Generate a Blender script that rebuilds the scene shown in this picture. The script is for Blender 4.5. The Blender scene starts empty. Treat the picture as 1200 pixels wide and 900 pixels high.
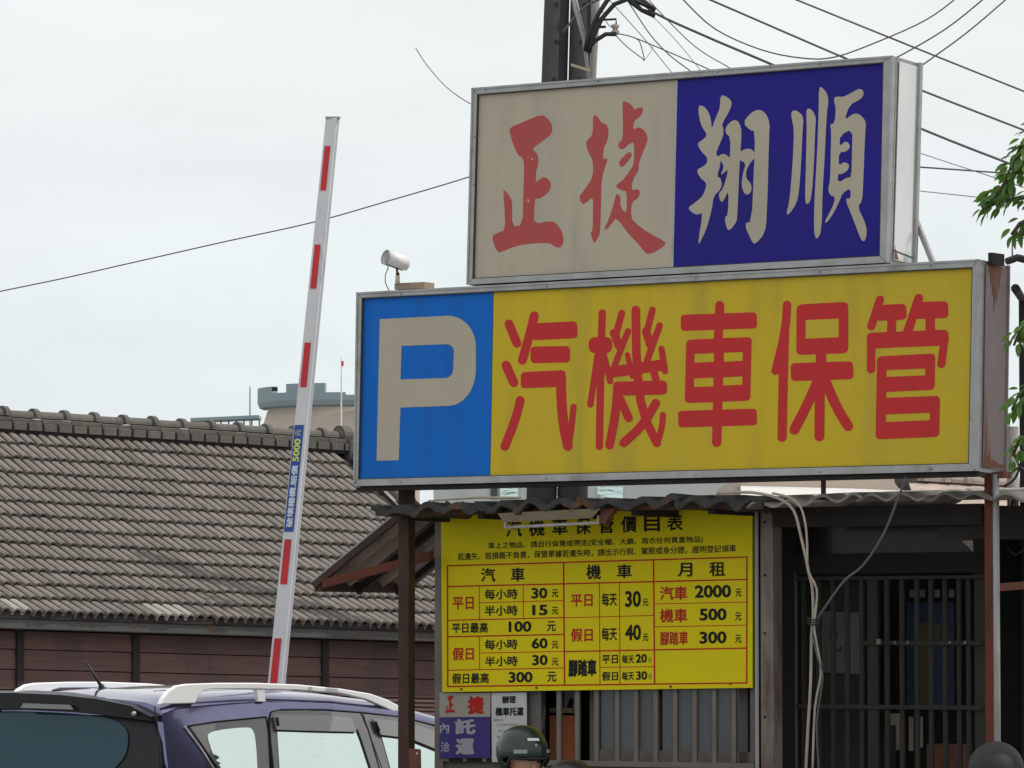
import bpy, math, random
from mathutils import Vector, Matrix, noise
random.seed(7)
C = bpy.context.scene.collection
PI = math.pi
# ------------------------------------------------------------------ camera
F_PX = 5500.0; EYE = 1.8; HORIZ = 760.0
PITCH = math.atan((HORIZ - 450) / F_PX)
cam_d = bpy.data.cameras.new('camera'); cam = bpy.data.objects.new('camera', cam_d); C.objects.link(cam)
cam.location = (0, 0, EYE); cam.rotation_euler = (PI / 2 + PITCH, 0, 0)
cam_d.sensor_width = 36; cam_d.lens = 36 * F_PX / 1200.0
cam_d.clip_start = 0.5; cam_d.clip_end = 6000
bpy.context.scene.camera = cam
# ------------------------------------------------------------------ light
SUN_AZ = Vector((0.97, 0.10)).normalized(); SUN_EL = math.radians(56)
sl = bpy.data.lights.new('sun', 'SUN'); sl.energy = 3.0; sl.angle = math.radians(0.6); sl.color = (1.0, 0.95, 0.88)
sun = bpy.data.objects.new('sun', sl); C.objects.link(sun)
sdir = Vector((SUN_AZ.x * math.cos(SUN_EL), SUN_AZ.y * math.cos(SUN_EL), math.sin(SUN_EL)))
sun.rotation_euler = sdir.to_track_quat('Z', 'Y').to_euler(); sun.location = (20, 0, 30)
w = bpy.data.worlds.new('World'); bpy.context.scene.world = w; w.use_nodes = True
nt = w.node_tree; nt.nodes.clear()
N = nt.nodes.new; L = nt.links.new
out = N('ShaderNodeOutputWorld'); mx = N('ShaderNodeMixShader')
sky = N('ShaderNodeTexSky'); sky.sky_type = 'NISHITA'; sky.sun_disc = False
sky.sun_elevation = SUN_EL; sky.sun_rotation = math.atan2(SUN_AZ.x, SUN_AZ.y); sky.dust_density = 5
b1 = N('ShaderNodeBackground'); b1.inputs[1].default_value = 0.12; L(sky.outputs[0], b1.inputs[0])
b2 = N('ShaderNodeBackground'); b2.inputs[1].default_value = 1.0
tc = N('ShaderNodeTexCoord'); mp = N('ShaderNodeMapping'); mp.inputs['Scale'].default_value = (1, 1, 3)
nz = N('ShaderNodeTexNoise'); nz.inputs['Scale'].default_value = 2.2; nz.inputs['Detail'].default_value = 5
cr = N('ShaderNodeValToRGB'); cr.color_ramp.elements[0].position = 0.3; cr.color_ramp.elements[1].position = 0.7
cr.color_ramp.elements[0].color = (0.91, 0.94, 0.945, 1); cr.color_ramp.elements[1].color = (0.99, 1.0, 0.99, 1)
L(tc.outputs['Generated'], mp.inputs[0]); L(mp.outputs[0], nz.inputs['Vector']); L(nz.outputs[0], cr.inputs[0]); 
sx = N('ShaderNodeSeparateXYZ'); L(tc.outputs['Generated'], sx.inputs[0])
er = N('ShaderNodeValToRGB'); er.color_ramp.elements[0].position = 0.0; er.color_ramp.elements[1].position = 0.16
er.color_ramp.elements[0].color = (0.915, 0.985, 1.015, 1); er.color_ramp.elements[1].color = (1, 1, 1, 1); L(sx.outputs[2], er.inputs[0])
n2_ = N('ShaderNodeTexNoise'); n2_.inputs['Scale'].default_value = 14; n2_.inputs['Detail'].default_value = 4; L(mp.outputs[0], n2_.inputs['Vector'])
r2_ = N('ShaderNodeMapRange'); r2_.inputs[1].default_value = .35; r2_.inputs[2].default_value = .65; r2_.inputs[3].default_value = .965; r2_.inputs[4].default_value = 1.035; L(n2_.outputs[0], r2_.inputs[0])
m1_ = N('ShaderNodeVectorMath'); m1_.operation = 'MULTIPLY'; L(cr.outputs[0], m1_.inputs[0]); L(er.outputs[0], m1_.inputs[1])
m2_ = N('ShaderNodeVectorMath'); m2_.operation = 'SCALE'; L(m1_.outputs[0], m2_.inputs[0]); L(r2_.outputs[0], m2_.inputs['Scale']); L(m2_.outputs[0], b2.inputs[0])
mx.inputs[0].default_value = 0.9
L(b1.outputs[0], mx.inputs[1]); L(b2.outputs[0], mx.inputs[2]); L(mx.outputs[0], out.inputs[0])
vs_ = bpy.context.scene.view_settings
vs_.view_transform = 'Standard'; vs_.look = 'None'; vs_.exposure = 0; vs_.gamma = 1

# ------------------------------------------------------------------ geometry helpers
FW = Vector((0, math.cos(PITCH), math.sin(PITCH))); UP = Vector((0, -math.sin(PITCH), math.cos(PITCH))); RT = Vector((1, 0, 0))
EYEV = Vector((0, 0, EYE)); Z = Vector((0, 0, 1))
def ray(px, py): return FW + RT * ((px - 600) / F_PX) + UP * ((450 - py) / F_PX)
def at(px, py, Y):
    r = ray(px, py); return EYEV + r * (Y / r.y)
def V(*a): return Vector(a)
class Plane:
    def __init__(s, o, u, v): s.o = o; s.u = u.normalized(); s.v = v.normalized(); s.n = s.u.cross(s.v).normalized()
    def pt(s, px, py, off=0.0):
        r = ray(px, py); t = (s.o - EYEV).dot(s.n) + off
        return EYEV + r * (t / r.dot(s.n))
    def shifted(s, off): return Plane(s.o + s.n * off, s.u, s.v)

ORG = {}
class MB:
    def __init__(s): s.v = []; s.f = []
    def add(s, vs, fs):
        k = len(s.v); s.v += [Vector(p) for p in vs]; s.f += [tuple(k + i for i in f) for f in fs]; return s
    def hexa(s, p):    # 8 corners: 0-3 first face, 4-7 second
        return s.add(p, [(3, 2, 1, 0), (4, 5, 6, 7), (0, 1, 5, 4), (1, 2, 6, 5), (2, 3, 7, 6), (3, 0, 4, 7)])
    def box(s, c, a, b, d):   # centre, half vectors
        return s.hexa([c - a - b - d, c + a - b - d, c + a + b - d, c - a + b - d, c - a - b + d, c + a - b + d, c + a + b + d, c - a + b + d])
    def bar(s, p, q, wv, hv):   # bar from p to q with half section vectors
        return s.hexa([p - wv - hv, p + wv - hv, p + wv + hv, p - wv + hv, q - wv - hv, q + wv - hv, q + wv + hv, q - wv + hv])
    def prism(s, pts, d):
        n = len(pts); k = len(s.v)
        s.v += [Vector(p) for p in pts] + [Vector(p) + d for p in pts]
        s.f.append(tuple(k + i for i in range(n))); s.f.append(tuple(k + n + i for i in reversed(range(n))))
        for i in range(n):
            j = (i + 1) % n; s.f.append((k + j, k + i, k + n + i, k + n + j))
        return s
    def tube(s, pts, r, seg=8, cap=True):
        pts = [Vector(p) for p in pts]; n = len(pts); k = len(s.v)
        rr = r if isinstance(r, (list, tuple)) else [r] * n
        a = None
        for i, p in enumerate(pts):
            t = (pts[min(i + 1, n - 1)] - pts[max(i - 1, 0)]).normalized()
            if a is None: a = t.orthogonal().normalized()
            else: a = (a - t * a.dot(t)).normalized()
            b = t.cross(a)
            for j in range(seg):
                g = 2 * PI * j / seg; s.v.append(p + (a * math.cos(g) + b * math.sin(g)) * rr[i])
        for i in range(n - 1):
            for j in range(seg):
                j2 = (j + 1) % seg
                s.f.append((k + i * seg + j, k + i * seg + j2, k + (i + 1) * seg + j2, k + (i + 1) * seg + j))
        if cap:
            s.f.append(tuple(k + j for j in reversed(range(seg)))); s.f.append(tuple(k + (n - 1) * seg + j for j in range(seg)))
        return s
    def ball(s, c, r, seg=12, rings=8, keep=None):
        rx, ry, rz = r if isinstance(r, (tuple, list)) else (r, r, r)
        k = len(s.v)
        for i in range(rings + 1):
            th = PI * i / rings
            for j in range(seg):
                ph = 2 * PI * j / seg
                s.v.append(c + V(rx * math.sin(th) * math.cos(ph), ry * math.sin(th) * math.sin(ph), rz * math.cos(th)))
        for i in range(rings):
            for j in range(seg):
                j2 = (j + 1) % seg; q = (k + i * seg + j, k + (i + 1) * seg + j, k + (i + 1) * seg + j2, k + i * seg + j2)
                if keep:
                    m = sum((s.v[x] for x in q), V(0, 0, 0)) / 4 - c
                    if not keep(m): continue
                s.f.append(q)
        return s
    def build(s, name, mat, parent=None, smooth=False, org=None, bevel=0, label=None, kind=None, cat=None, group=None):
        if org is None:
            if parent is not None: org = ORG[parent.name]
            else:
                zs = min(p.z for p in s.v); org = sum(s.v, V(0, 0, 0)) / len(s.v); org = V(org.x, org.y, zs)
        me = bpy.data.meshes.new(name); me.from_pydata([p - org for p in s.v], [], s.f)
        if smooth: me.polygons.foreach_set('use_smooth', [True] * len(me.polygons))
        me.materials.append(mat); me.validate()
        o = bpy.data.objects.new(name, me); C.objects.link(o)
        if parent is not None: o.parent = parent
        else: o.location = org
        ORG[o.name] = org
        if bevel:
            m = o.modifiers.new('bevel', 'BEVEL'); m.width = bevel; m.segments = 2; m.limit_method = 'ANGLE'
        tag(o, label, cat, group, kind)
        return o
def tag(o, label=None, cat=None, group=None, kind=None):
    if label: o['label'] = label
    if cat: o['category'] = cat
    if group: o['group'] = group
    if kind: o['kind'] = kind
    return o
def thing(name, loc, label, cat, group=None):
    o = bpy.data.objects.new(name, None); o.location = loc; o.empty_display_size = 0.2; C.objects.link(o)
    ORG[o.name] = Vector(loc); return tag(o, label, cat, group)

# ------------------------------------------------------------------ materials
def S(r, g, b):
    f = lambda c: ((c / 255 + 0.055) / 1.055) ** 2.4 if c > 10 else c / 255 / 12.92
    return (f(r), f(g), f(b))
def mat(name, col, rough=0.6, metal=0.0, col2=None, scale=4.0, amount=0.5, bump=0.0, bscale=60.0, stretch=(1, 1, 1), coat=0.0,
        spec=0.5, stain=None, sscale=1.2, sthr=(0.55, 0.7), sstretch=(1, 1, 0.25), rnd=0.0):
    m = bpy.data.materials.new(name); m.use_nodes = True; t = m.node_tree; n = t.nodes.new; l = t.links.new
    b = t.nodes['Principled BSDF']; b.inputs['Roughness'].default_value = rough; b.inputs['Metallic'].default_value = metal
    b.inputs['Specular IOR Level'].default_value = spec
    if coat: b.inputs['Coat Weight'].default_value = coat; b.inputs['Coat Roughness'].default_value = 0.04
    geo = n('ShaderNodeNewGeometry')
    def tex(sc, st, det=6):
        q = n('ShaderNodeMapping'); q.inputs['Scale'].default_value = st; l(geo.outputs['Position'], q.inputs[0])
        x = n('ShaderNodeTexNoise'); x.inputs['Scale'].default_value = sc; x.inputs['Detail'].default_value = det
        x.inputs['Roughness'].default_value = 0.6
        l(q.outputs[0], x.inputs['Vector']); return x.outputs[0]
    c2 = col2 or tuple(c * 0.8 for c in col)
    r = n('ShaderNodeValToRGB'); r.color_ramp.elements[0].position = 0.5 - amount * 0.5 + 0.001; r.color_ramp.elements[1].position = 0.5 + (1 - amount) * 0.2 + 0.05
    r.color_ramp.elements[0].color = (*c2, 1); r.color_ramp.elements[1].color = (*col, 1)
    l(tex(scale, stretch), r.inputs[0]); cur = r.outputs[0]
    if stain:
        sr = n('ShaderNodeValToRGB'); sr.color_ramp.elements[0].position = sthr[0]; sr.color_ramp.elements[1].position = sthr[1]
        l(tex(sscale, sstretch), sr.inputs[0])
        mm = n('ShaderNodeMixRGB'); mm.inputs[2].default_value = (*stain, 1); l(sr.outputs[0], mm.inputs[0]); l(cur, mm.inputs[1]); cur = mm.outputs[0]
    if rnd:
        oi = n('ShaderNodeObjectInfo'); mr = n('ShaderNodeMapRange'); mr.inputs[3].default_value = 1 - rnd; mr.inputs[4].default_value = 1 + rnd
        l(oi.outputs['Random'], mr.inputs[0]); hs = n('ShaderNodeHueSaturation'); l(mr.outputs[0], hs.inputs['Value']); l(cur, hs.inputs['Color']); cur = hs.outputs[0]
    l(cur, b.inputs['Base Color'])
    if bump:
        bp = n('ShaderNodeBump'); bp.inputs['Strength'].default_value = bump; bp.inputs['Distance'].default_value = 0.01
        l(tex(bscale, (1, 1, 1), 4), bp.inputs['Height']); l(bp.outputs[0], b.inputs['Normal'])
    return m
M = {}
M['ground'] = mat('concrete_yard', (0.17, 0.165, 0.155), 0.9, col2=(0.13, 0.126, 0.12), scale=3, bump=0.4)
M['concrete'] = mat('concrete', (0.30, 0.29, 0.27), 0.85, scale=5, bump=0.3, stain=(0.12, 0.11, 0.1))
M['alu'] = mat('aluminium_frame', (0.38, 0.38, 0.385), 0.42, 0.4, col2=(0.27, 0.265, 0.26), scale=9, amount=0.6, stretch=(1, 1, 1), stain=(0.16, 0.145, 0.13), sscale=5, sthr=(0.56, 0.78), sstretch=(1, 1, 1))
M['alu_dark'] = mat('frame_groove', (0.05, 0.045, 0.04), 0.7)
M['yellow'] = mat('yellow_acrylic', (0.58, 0.425, 0.024), 0.5, col2=(0.52, 0.39, 0.05), scale=1.1, amount=0.8, spec=0.15, stain=(0.42, 0.33, 0.045), sscale=5, sthr=(0.5, 0.8), sstretch=(1, 1, 0.12))
M['blue'] = mat('blue_acrylic', (0.004, 0.135, 0.56), 0.5, col2=(0.006, 0.14, 0.50), scale=1.2, spec=0.15, stain=(0.012, 0.105, 0.40), sscale=5, sthr=(0.5, 0.8), sstretch=(1, 1, 0.12))
M['navy'] = mat('navy_acrylic', (0.020, 0.013, 0.25), 0.5, col2=(0.017, 0.016, 0.18), scale=2, spec=0.15)
M['cream'] = mat('cream_acrylic', (0.485, 0.435, 0.335), 0.5, col2=(0.445, 0.40, 0.31), scale=1.3, spec=0.15, stain=(0.36, 0.325, 0.25), sscale=5, sthr=(0.5, 0.85), sstretch=(1, 1, 0.12))
M['cream_print'] = mat('cream_lettering', (0.46, 0.415, 0.32), 0.5, col2=(0.42, 0.38, 0.295), scale=2, spec=0.15)
M['red_print'] = mat('red_lettering', (0.55, 0.032, 0.035), 0.5, col2=(0.50, 0.035, 0.035), scale=2, spec=0.15)
M['red_faded'] = mat('faded_red_lettering', (0.46, 0.080, 0.08), 0.5, col2=(0.41, 0.09, 0.085), scale=6, spec=0.15, stain=(0.62, 0.40, 0.34), sscale=30, sthr=(0.68, 0.72), sstretch=(1, 1, 1))
M['board_yellow'] = mat('board_yellow', (0.76, 0.63, 0.006), 0.6, col2=(0.69, 0.58, 0.010), scale=1.5, spec=0.15)
M['ink_black'] = mat('black_lettering', (0.012, 0.012, 0.012), 0.6, spec=0.2)
M['ink_red'] = mat('red_ink', (0.50, 0.018, 0.012), 0.6, spec=0.2)
M['cap_white'] = mat('white_end_panel', (0.72, 0.73, 0.73), 0.5, col2=(0.60, 0.62, 0.63), scale=1.5, stain=(0.42, 0.20, 0.09), sscale=6, sthr=(0.66, 0.8), sstretch=(1, 1, 0.35))
M['cap_pink'] = mat('pinkish_grey_end_panel', (0.24, 0.19, 0.185), 0.65, col2=(0.19, 0.155, 0.15), scale=3, stretch=(1, 1, 0.4), stain=(0.15, 0.05, 0.025), sscale=7, sthr=(0.58, 0.72), sstretch=(1, 1, 0.16))  # pinkish grey, much darker than the upper end panel
M['rust'] = mat('rusty_steel', (0.16, 0.055, 0.032), 0.8, col2=(0.055, 0.024, 0.018), scale=14, amount=0.8, bump=0.5, bscale=120, stretch=(1, 1, 0.3))
M['rust_red'] = mat('red_oxide_steel', (0.13, 0.032, 0.013), 0.85, col2=(0.022, 0.011, 0.009), scale=11, amount=0.95, bump=0.4, stretch=(1, 1, 0.3))
M['post_brown'] = mat('brown_post_paint', (0.030, 0.019, 0.015), 0.8, col2=(0.11, 0.036, 0.018), scale=7, amount=0.7, bump=0.3, stretch=(1, 1, 0.25))
M['conduit'] = mat('grey_conduit', (0.34, 0.35, 0.36), 0.6, scale=8)
M['tile'] = mat('grey_cement_tile', (0.185, 0.163, 0.145), 0.9, col2=(0.10, 0.09, 0.08), scale=7, amount=0.8, bump=0.5, bscale=90, stain=(0.12, 0.125, 0.10), sscale=5, sthr=(0.6, 0.8), sstretch=(1, 1, 1), rnd=0.13)
M['tile_dark'] = mat('weathered_ridge_tile', (0.12, 0.112, 0.098), 0.9, col2=(0.06, 0.06, 0.054), scale=8, amount=0.8, bump=0.5, bscale=90, rnd=0.12)
M['under'] = mat('roof_underlay', (0.025, 0.022, 0.02), 0.95)
M['wood_red'] = mat('red_brown_boards', (0.135, 0.075, 0.068), 0.8, col2=(0.075, 0.046, 0.043), scale=3, stretch=(1, 1, 8), amount=0.7, bump=0.3, rnd=0.14, stain=(0.075, 0.05, 0.047), sscale=3, sthr=(0.5, 0.75), sstretch=(1, 1, 0.3))
M['wood_dark'] = mat('dark_timber', (0.026, 0.021, 0.019), 0.85, col2=(0.018, 0.015, 0.014), scale=5)
M['fascia'] = mat('grey_gutter', (0.075, 0.077, 0.078), 0.7, col2=(0.05, 0.05, 0.05), scale=3, stain=(0.09, 0.055, 0.04), sscale=3)
M['pole'] = mat('weathered_concrete_pole', (0.036, 0.036, 0.036), 0.9, col2=(0.024, 0.024, 0.025), scale=5, bump=0.4, stretch=(1, 1, 0.3))
M['black'] = mat('black_rubber', (0.015, 0.015, 0.016), 0.6)
M['wire'] = mat('cable_sheath', (0.10, 0.098, 0.11), 0.6)
M['wire_thin'] = mat('thin_grey_wire', (0.24, 0.24, 0.25), 0.6)
M['wire_white'] = mat('pale_cable', (0.42, 0.36, 0.30), 0.6, col2=(0.30, 0.26, 0.22), scale=10)
M['porcelain'] = mat('porcelain', (0.45, 0.43, 0.38), 0.3)
M['white'] = mat('white_enamel', (0.72, 0.72, 0.73), 0.35, col2=(0.66, 0.66, 0.67), scale=3, stain=(0.5, 0.48, 0.45), sscale=4)
M['arm_grey'] = mat('grey_white_arm_paint', (0.70, 0.70, 0.71), 0.4, col2=(0.63, 0.63, 0.64), scale=4, stain=(0.34, 0.33, 0.31), sscale=14, sthr=(0.62, 0.75), sstretch=(1, 1, .3))
M['tape_red'] = mat('red_reflective_tape', (0.66, 0.018, 0.03), 0.4)
M['label_blue'] = mat('blue_label', (0.018, 0.075, 0.36), 0.4)
M['label_yellow'] = mat('pale_yellow_lettering', (0.72, 0.78, 0.12), 0.5)
M['label_white'] = mat('white_lettering', (0.72, 0.78, 0.85), 0.5)
M['camera_cream'] = mat('cream_plastic', (0.62, 0.52, 0.42), 0.45)
M['brick_cream'] = mat('stained_block', (0.36, 0.27, 0.20), 0.85, col2=(0.22, 0.17, 0.13), scale=20)
M['paint'] = mat('dark_blue_car_paint', (0.13, 0.13, 0.245), 0.13, 0.85, col2=(0.12, 0.12, 0.23), coat=1.0, spec=0.6)
M['chrome'] = mat('silver_roof_rail', (0.90, 0.91, 0.92), 0.30, 0.15, col2=(0.88, 0.89, 0.9))
M['trim'] = mat('grey_window_trim', (0.10, 0.098, 0.096), 0.30, 0.0, spec=0.8, coat=0.6)
M['gloss_black'] = mat('gloss_black_trim', (0.010, 0.010, 0.013), 0.38, spec=0.22)
M['visor'] = mat('smoked_visor', (0.16, 0.155, 0.15), 0.18, 0.0, spec=0.9, coat=0.9)
M['green_helmet'] = mat('dark_green_helmet', (0.012, 0.030, 0.022), 0.33, coat=0.25)
M['black_helmet'] = mat('blackish_helmet', (0.022, 0.020, 0.034), 0.4, coat=0.2)
M['skin'] = mat('skin', (0.42, 0.22, 0.15), 0.55)
M['hair'] = mat('dark_hair', (0.012, 0.010, 0.010), 0.6)
M['jacket'] = mat('dark_jacket', (0.03, 0.032, 0.045), 0.85, bump=0.3)
M['booth_wall'] = mat('taupe_booth_metal', (0.125, 0.112, 0.098), 0.65, col2=(0.09, 0.082, 0.072), scale=3, stain=(0.06, 0.045, 0.035), sscale=4)
M['booth_bar'] = mat('brown_grey_bars', (0.175, 0.15, 0.125), 0.6, col2=(0.12, 0.105, 0.09), scale=5)
M['booth_col'] = mat('taupe_column', (0.24, 0.20, 0.17), 0.65, col2=(0.17, 0.145, 0.12), scale=4, stain=(0.09, 0.05, 0.03), sscale=5)
M['dark_metal'] = mat('dark_grille_steel', (0.020, 0.019, 0.017), 0.8, col2=(0.014, 0.013, 0.012), scale=6)
M['interior'] = mat('shaded_interior', (0.009, 0.0085, 0.008), 0.95)  # near-black colour supplies the shade inside the booth
M['sheet'] = mat('mossy_fibre_cement', (0.045, 0.046, 0.043), 0.9, col2=(0.015, 0.017, 0.016), scale=9, amount=0.8, bump=0.7, bscale=60, stain=(0.13, 0.055, 0.03), sscale=7, sstretch=(1, 1, 1))
M['sheet_light'] = mat('pale_fibre_cement', (0.30, 0.275, 0.25), 0.85, col2=(0.17, 0.155, 0.14), scale=8, bump=0.4)
M['sheet_brown'] = mat('rusty_corrugated_sheet', (0.42, 0.34, 0.29), 0.75, col2=(0.16, 0.09, 0.065), scale=5, amount=0.9, bump=0.3, stain=(0.10, 0.04, 0.025), sscale=6)
M['lamp_cream'] = mat('rust_spotted_cream_enamel', (0.46, 0.40, 0.30), 0.6, col2=(0.38, 0.32, 0.22), scale=10, stain=(0.26, 0.12, 0.04), sscale=26, sthr=(0.6, 0.68), sstretch=(1, 1, 1))
M['tube_glass'] = mat('dusty_tube', (0.50, 0.49, 0.47), 0.4, col2=(0.33, 0.31, 0.29), scale=25)
M['paper_white'] = mat('white_notice', (0.52, 0.53, 0.53), 0.6, col2=(0.45, 0.46, 0.46), scale=4)
M['paper_cream'] = mat('grey_cream_notice', (0.36, 0.33, 0.29), 0.6, scale=3)
M['leaf'] = mat('leaf_green', (0.085, 0.19, 0.03), 0.4, col2=(0.05, 0.12, 0.022), scale=20, rnd=0.45, spec=0.6)
M['bark'] = mat('bark', (0.09, 0.07, 0.05), 0.9, scale=12, bump=0.6)
M['teal'] = mat('hazed_teal_cladding', (0.28, 0.35, 0.37), 0.8, col2=(0.25, 0.32, 0.345), scale=0.3)  # lightened so the distance haze sits in the colour
M['beige'] = mat('hazed_beige_render', (0.50, 0.42, 0.35), 0.85, col2=(0.42, 0.36, 0.305), scale=0.2, stretch=(1, 1, 3))  # paled to carry the haze of far walls in its tone
M['pale_wall'] = mat('pale_blue_white_wall', (0.55, 0.58, 0.56), 0.7, scale=1)
M['pane_dark'] = mat('dark_window_pane', (0.05, 0.07, 0.07), 0.2)
M['orange'] = mat('orange_fabric', (0.95, 0.46, 0.24), 0.6, col2=(0.85, 0.32, 0.14), scale=30, stretch=(1, 1, 0.05))
M['poster_blue'] = mat('blue_poster', (0.004, 0.018, 0.048), 0.6)
M['poster_ochre'] = mat('ochre_shape', (0.06, 0.05, 0.014), 0.7)
M['poster_paper'] = mat('dim_paper', (0.085, 0.10, 0.088), 0.7)  # white sheet; the dimness of the bay is put into its colour
M['green_ink'] = mat('green_ink', (0.006, 0.03, 0.016), 0.7)
M['lit_roof'] = mat('pale_metal_roof', (0.60, 0.58, 0.56), 0.5, scale=3)
M['pink_tile'] = mat('pinkish_tile', (0.42, 0.33, 0.28), 0.85, col2=(0.26, 0.21, 0.18), scale=6, rnd=0.1)
_t = M['leaf'].node_tree; _tr = _t.nodes.new('ShaderNodeBsdfTranslucent'); _tr.inputs[0].default_value = (0.16, 0.34, 0.04, 1)
_mx = _t.nodes.new('ShaderNodeMixShader'); _mx.inputs[0].default_value = 0.35
_t.links.new(_t.nodes['Principled BSDF'].outputs[0], _mx.inputs[1]); _t.links.new(_tr.outputs[0], _mx.inputs[2]); _t.links.new(_mx.outputs[0], [n_ for n_ in _t.nodes if n_.type == 'OUTPUT_MATERIAL'][0].inputs[0])
def glass_mat(name, tint, refl, rcol=(0.8, 0.92, 0.87), rough=0.03, wav=0.0):
    m = bpy.data.materials.new(name); m.use_nodes = True; t = m.node_tree; t.nodes.clear(); n = t.nodes.new; l = t.links.new
    o = n('ShaderNodeOutputMaterial'); a = n('ShaderNodeBsdfPrincipled'); a.inputs['Base Color'].default_value = (*tint, 1); a.inputs['Roughness'].default_value = rough; a.inputs['Specular IOR Level'].default_value = 0.5 if refl > .5 else 0.12
    g = n('ShaderNodeBsdfGlossy'); g.inputs['Color'].default_value = (*rcol, 1); g.inputs['Roughness'].default_value = rough
    x = n('ShaderNodeMixShader'); x.inputs[0].default_value = refl; l(a.outputs[0], x.inputs[1]); l(g.outputs[0], x.inputs[2]); l(x.outputs[0], o.inputs[0])
    if wav:
        geo = n('ShaderNodeNewGeometry'); q = n('ShaderNodeMapping'); q.inputs['Scale'].default_value = (1, 1, 5); l(geo.outputs['Position'], q.inputs[0])
        z = n('ShaderNodeTexNoise'); z.inputs['Scale'].default_value = 3; l(q.outputs[0], z.inputs['Vector'])
        bp = n('ShaderNodeBump'); bp.inputs['Strength'].default_value = wav; bp.inputs['Distance'].default_value = 0.05; l(z.outputs[0], bp.inputs['Height'])
        l(bp.outputs[0], g.inputs['Normal'])
    return m
M['car_glass'] = glass_mat('reflective_side_glass', (0.10, 0.14, 0.13), 0.74, (0.80, 0.93, 0.88), wav=0.05)
M['rear_glass'] = glass_mat('tinted_rear_glass', (0.010, 0.034, 0.050), 0.035, (0.5, 0.8, 0.9), wav=0.0)
M['dim_glass'] = glass_mat('dim_transom_glass', (0.022, 0.022, 0.021), 0.02, (.6, .6, .6), rough=0.2)
M['booth_glass'] = glass_mat('dusty_booth_glass', (0.06, 0.064, 0.064), 0.10, (0.7, 0.75, 0.75), rough=0.22, wav=0.0)

# ------------------------------------------------------------------ flat print helpers
def chaikin(p, it=1):
    for _ in range(it):
        q = []
        for i in range(len(p)):
            a = p[i]; b = p[(i + 1) % len(p)]
            q += [(a[0] * .75 + b[0] * .25, a[1] * .75 + b[1] * .25), (a[0] * .25 + b[0] * .75, a[1] * .25 + b[1] * .75)]
        p = q
    return p
def fill2d(loops):    # 2D fill of outlines with holes -> verts, faces
    cu = bpy.data.curves.new('t', 'CURVE'); cu.dimensions = '2D'; cu.fill_mode = 'FRONT'
    for lp in loops:
        sp = cu.splines.new('POLY'); sp.points.add(len(lp) - 1); sp.use_cyclic_u = True
        for i, p in enumerate(lp): sp.points[i].co = (p[0] * .01, -p[1] * .01, 0, 1)
    o = bpy.data.objects.new('t', cu); C.objects.link(o)
    dg = bpy.context.evaluated_depsgraph_get(); ev = o.evaluated_get(dg); me = ev.to_mesh()
    vs = [(v.co.x * 100, -v.co.y * 100) for v in me.vertices]; fs = [tuple(p.vertices) for p in me.polygons]
    ev.to_mesh_clear(); bpy.data.objects.remove(o); bpy.data.curves.remove(cu)
    return vs, fs
def capsule(pts, w):
    # outline of a round-ended stroke through pts
    r = w / 2; P = [Vector(p) for p in pts]
    if len(P) > 2:      # smooth the line
        Q = [P[0]]
        for i in range(len(P) - 1):
            Q += [P[i].lerp(P[i + 1], .3), P[i].lerp(P[i + 1], .7)]
        Q.append(P[-1]); P = Q
    l = []; rr = []
    for i, p in enumerate(P):
        t = (P[min(i + 1, len(P) - 1)] - P[max(i - 1, 0)]).normalized(); nn = Vector((-t.y, t.x)); l.append(p + nn * r); rr.append(p - nn * r)
    def arc(c, t, sgn):
        a0 = math.atan2(t.y, t.x)
        return [c + Vector((math.cos(a0 + sgn * g), math.sin(a0 + sgn * g))) * r for g in [PI / 2 - PI * k / 8 for k in range(1, 8)]]
    t1 = (P[-1] - P[-2]).normalized(); t0 = (P[0] - P[1]).normalized()
    return [tuple(p) for p in l + arc(P[-1], t1, 1) + rr[::-1] + arc(P[0], t0, 1)]
def rbar(x0, y0, x1, y1, wd, r=22):
    a = Vector((x0, y0)); b = Vector((x1, y1)); t = (b - a).normalized(); n_ = Vector((-t.y, t.x)) * (wd / 2); L_ = (b - a).length
    cs = [a - n_, b - n_, b + n_, a + n_]
    return rpoly([tuple(c) for c in cs], r)
def rpoly(cs, r):
    o = []; n_ = len(cs)
    for i in range(n_):
        p = Vector(cs[i]); a = Vector(cs[i - 1]); b = Vector(cs[(i + 1) % n_])
        da = (a - p).normalized() * r; db = (b - p).normalized() * r
        for k in range(6):
            s_ = k / 5; o.append(tuple((p + da) * (1 - s_) ** 2 + p * 2 * s_ * (1 - s_) + (p + db) * s_ ** 2))
    return o
class Print:
    """flat print on a plane; shapes given in a local drawing grid"""
    def __init__(s, plane, ox, oy, sc): s.pl = plane; s.ox = ox; s.oy = oy; s.sc = sc; s.mb = MB(); s.k = 0
    def shape(s, loops, off):
        vs, fs = fill2d(loops)
        s.mb.add([s.pl.pt(s.ox + x / s.sc, s.oy + y / s.sc, off - 0.0055 + s.k * 0.0001) for x, y in vs], [tuple(reversed(f)) for f in fs]); s.k += 1
        return s
_txt = {}; NVT = {}
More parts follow.
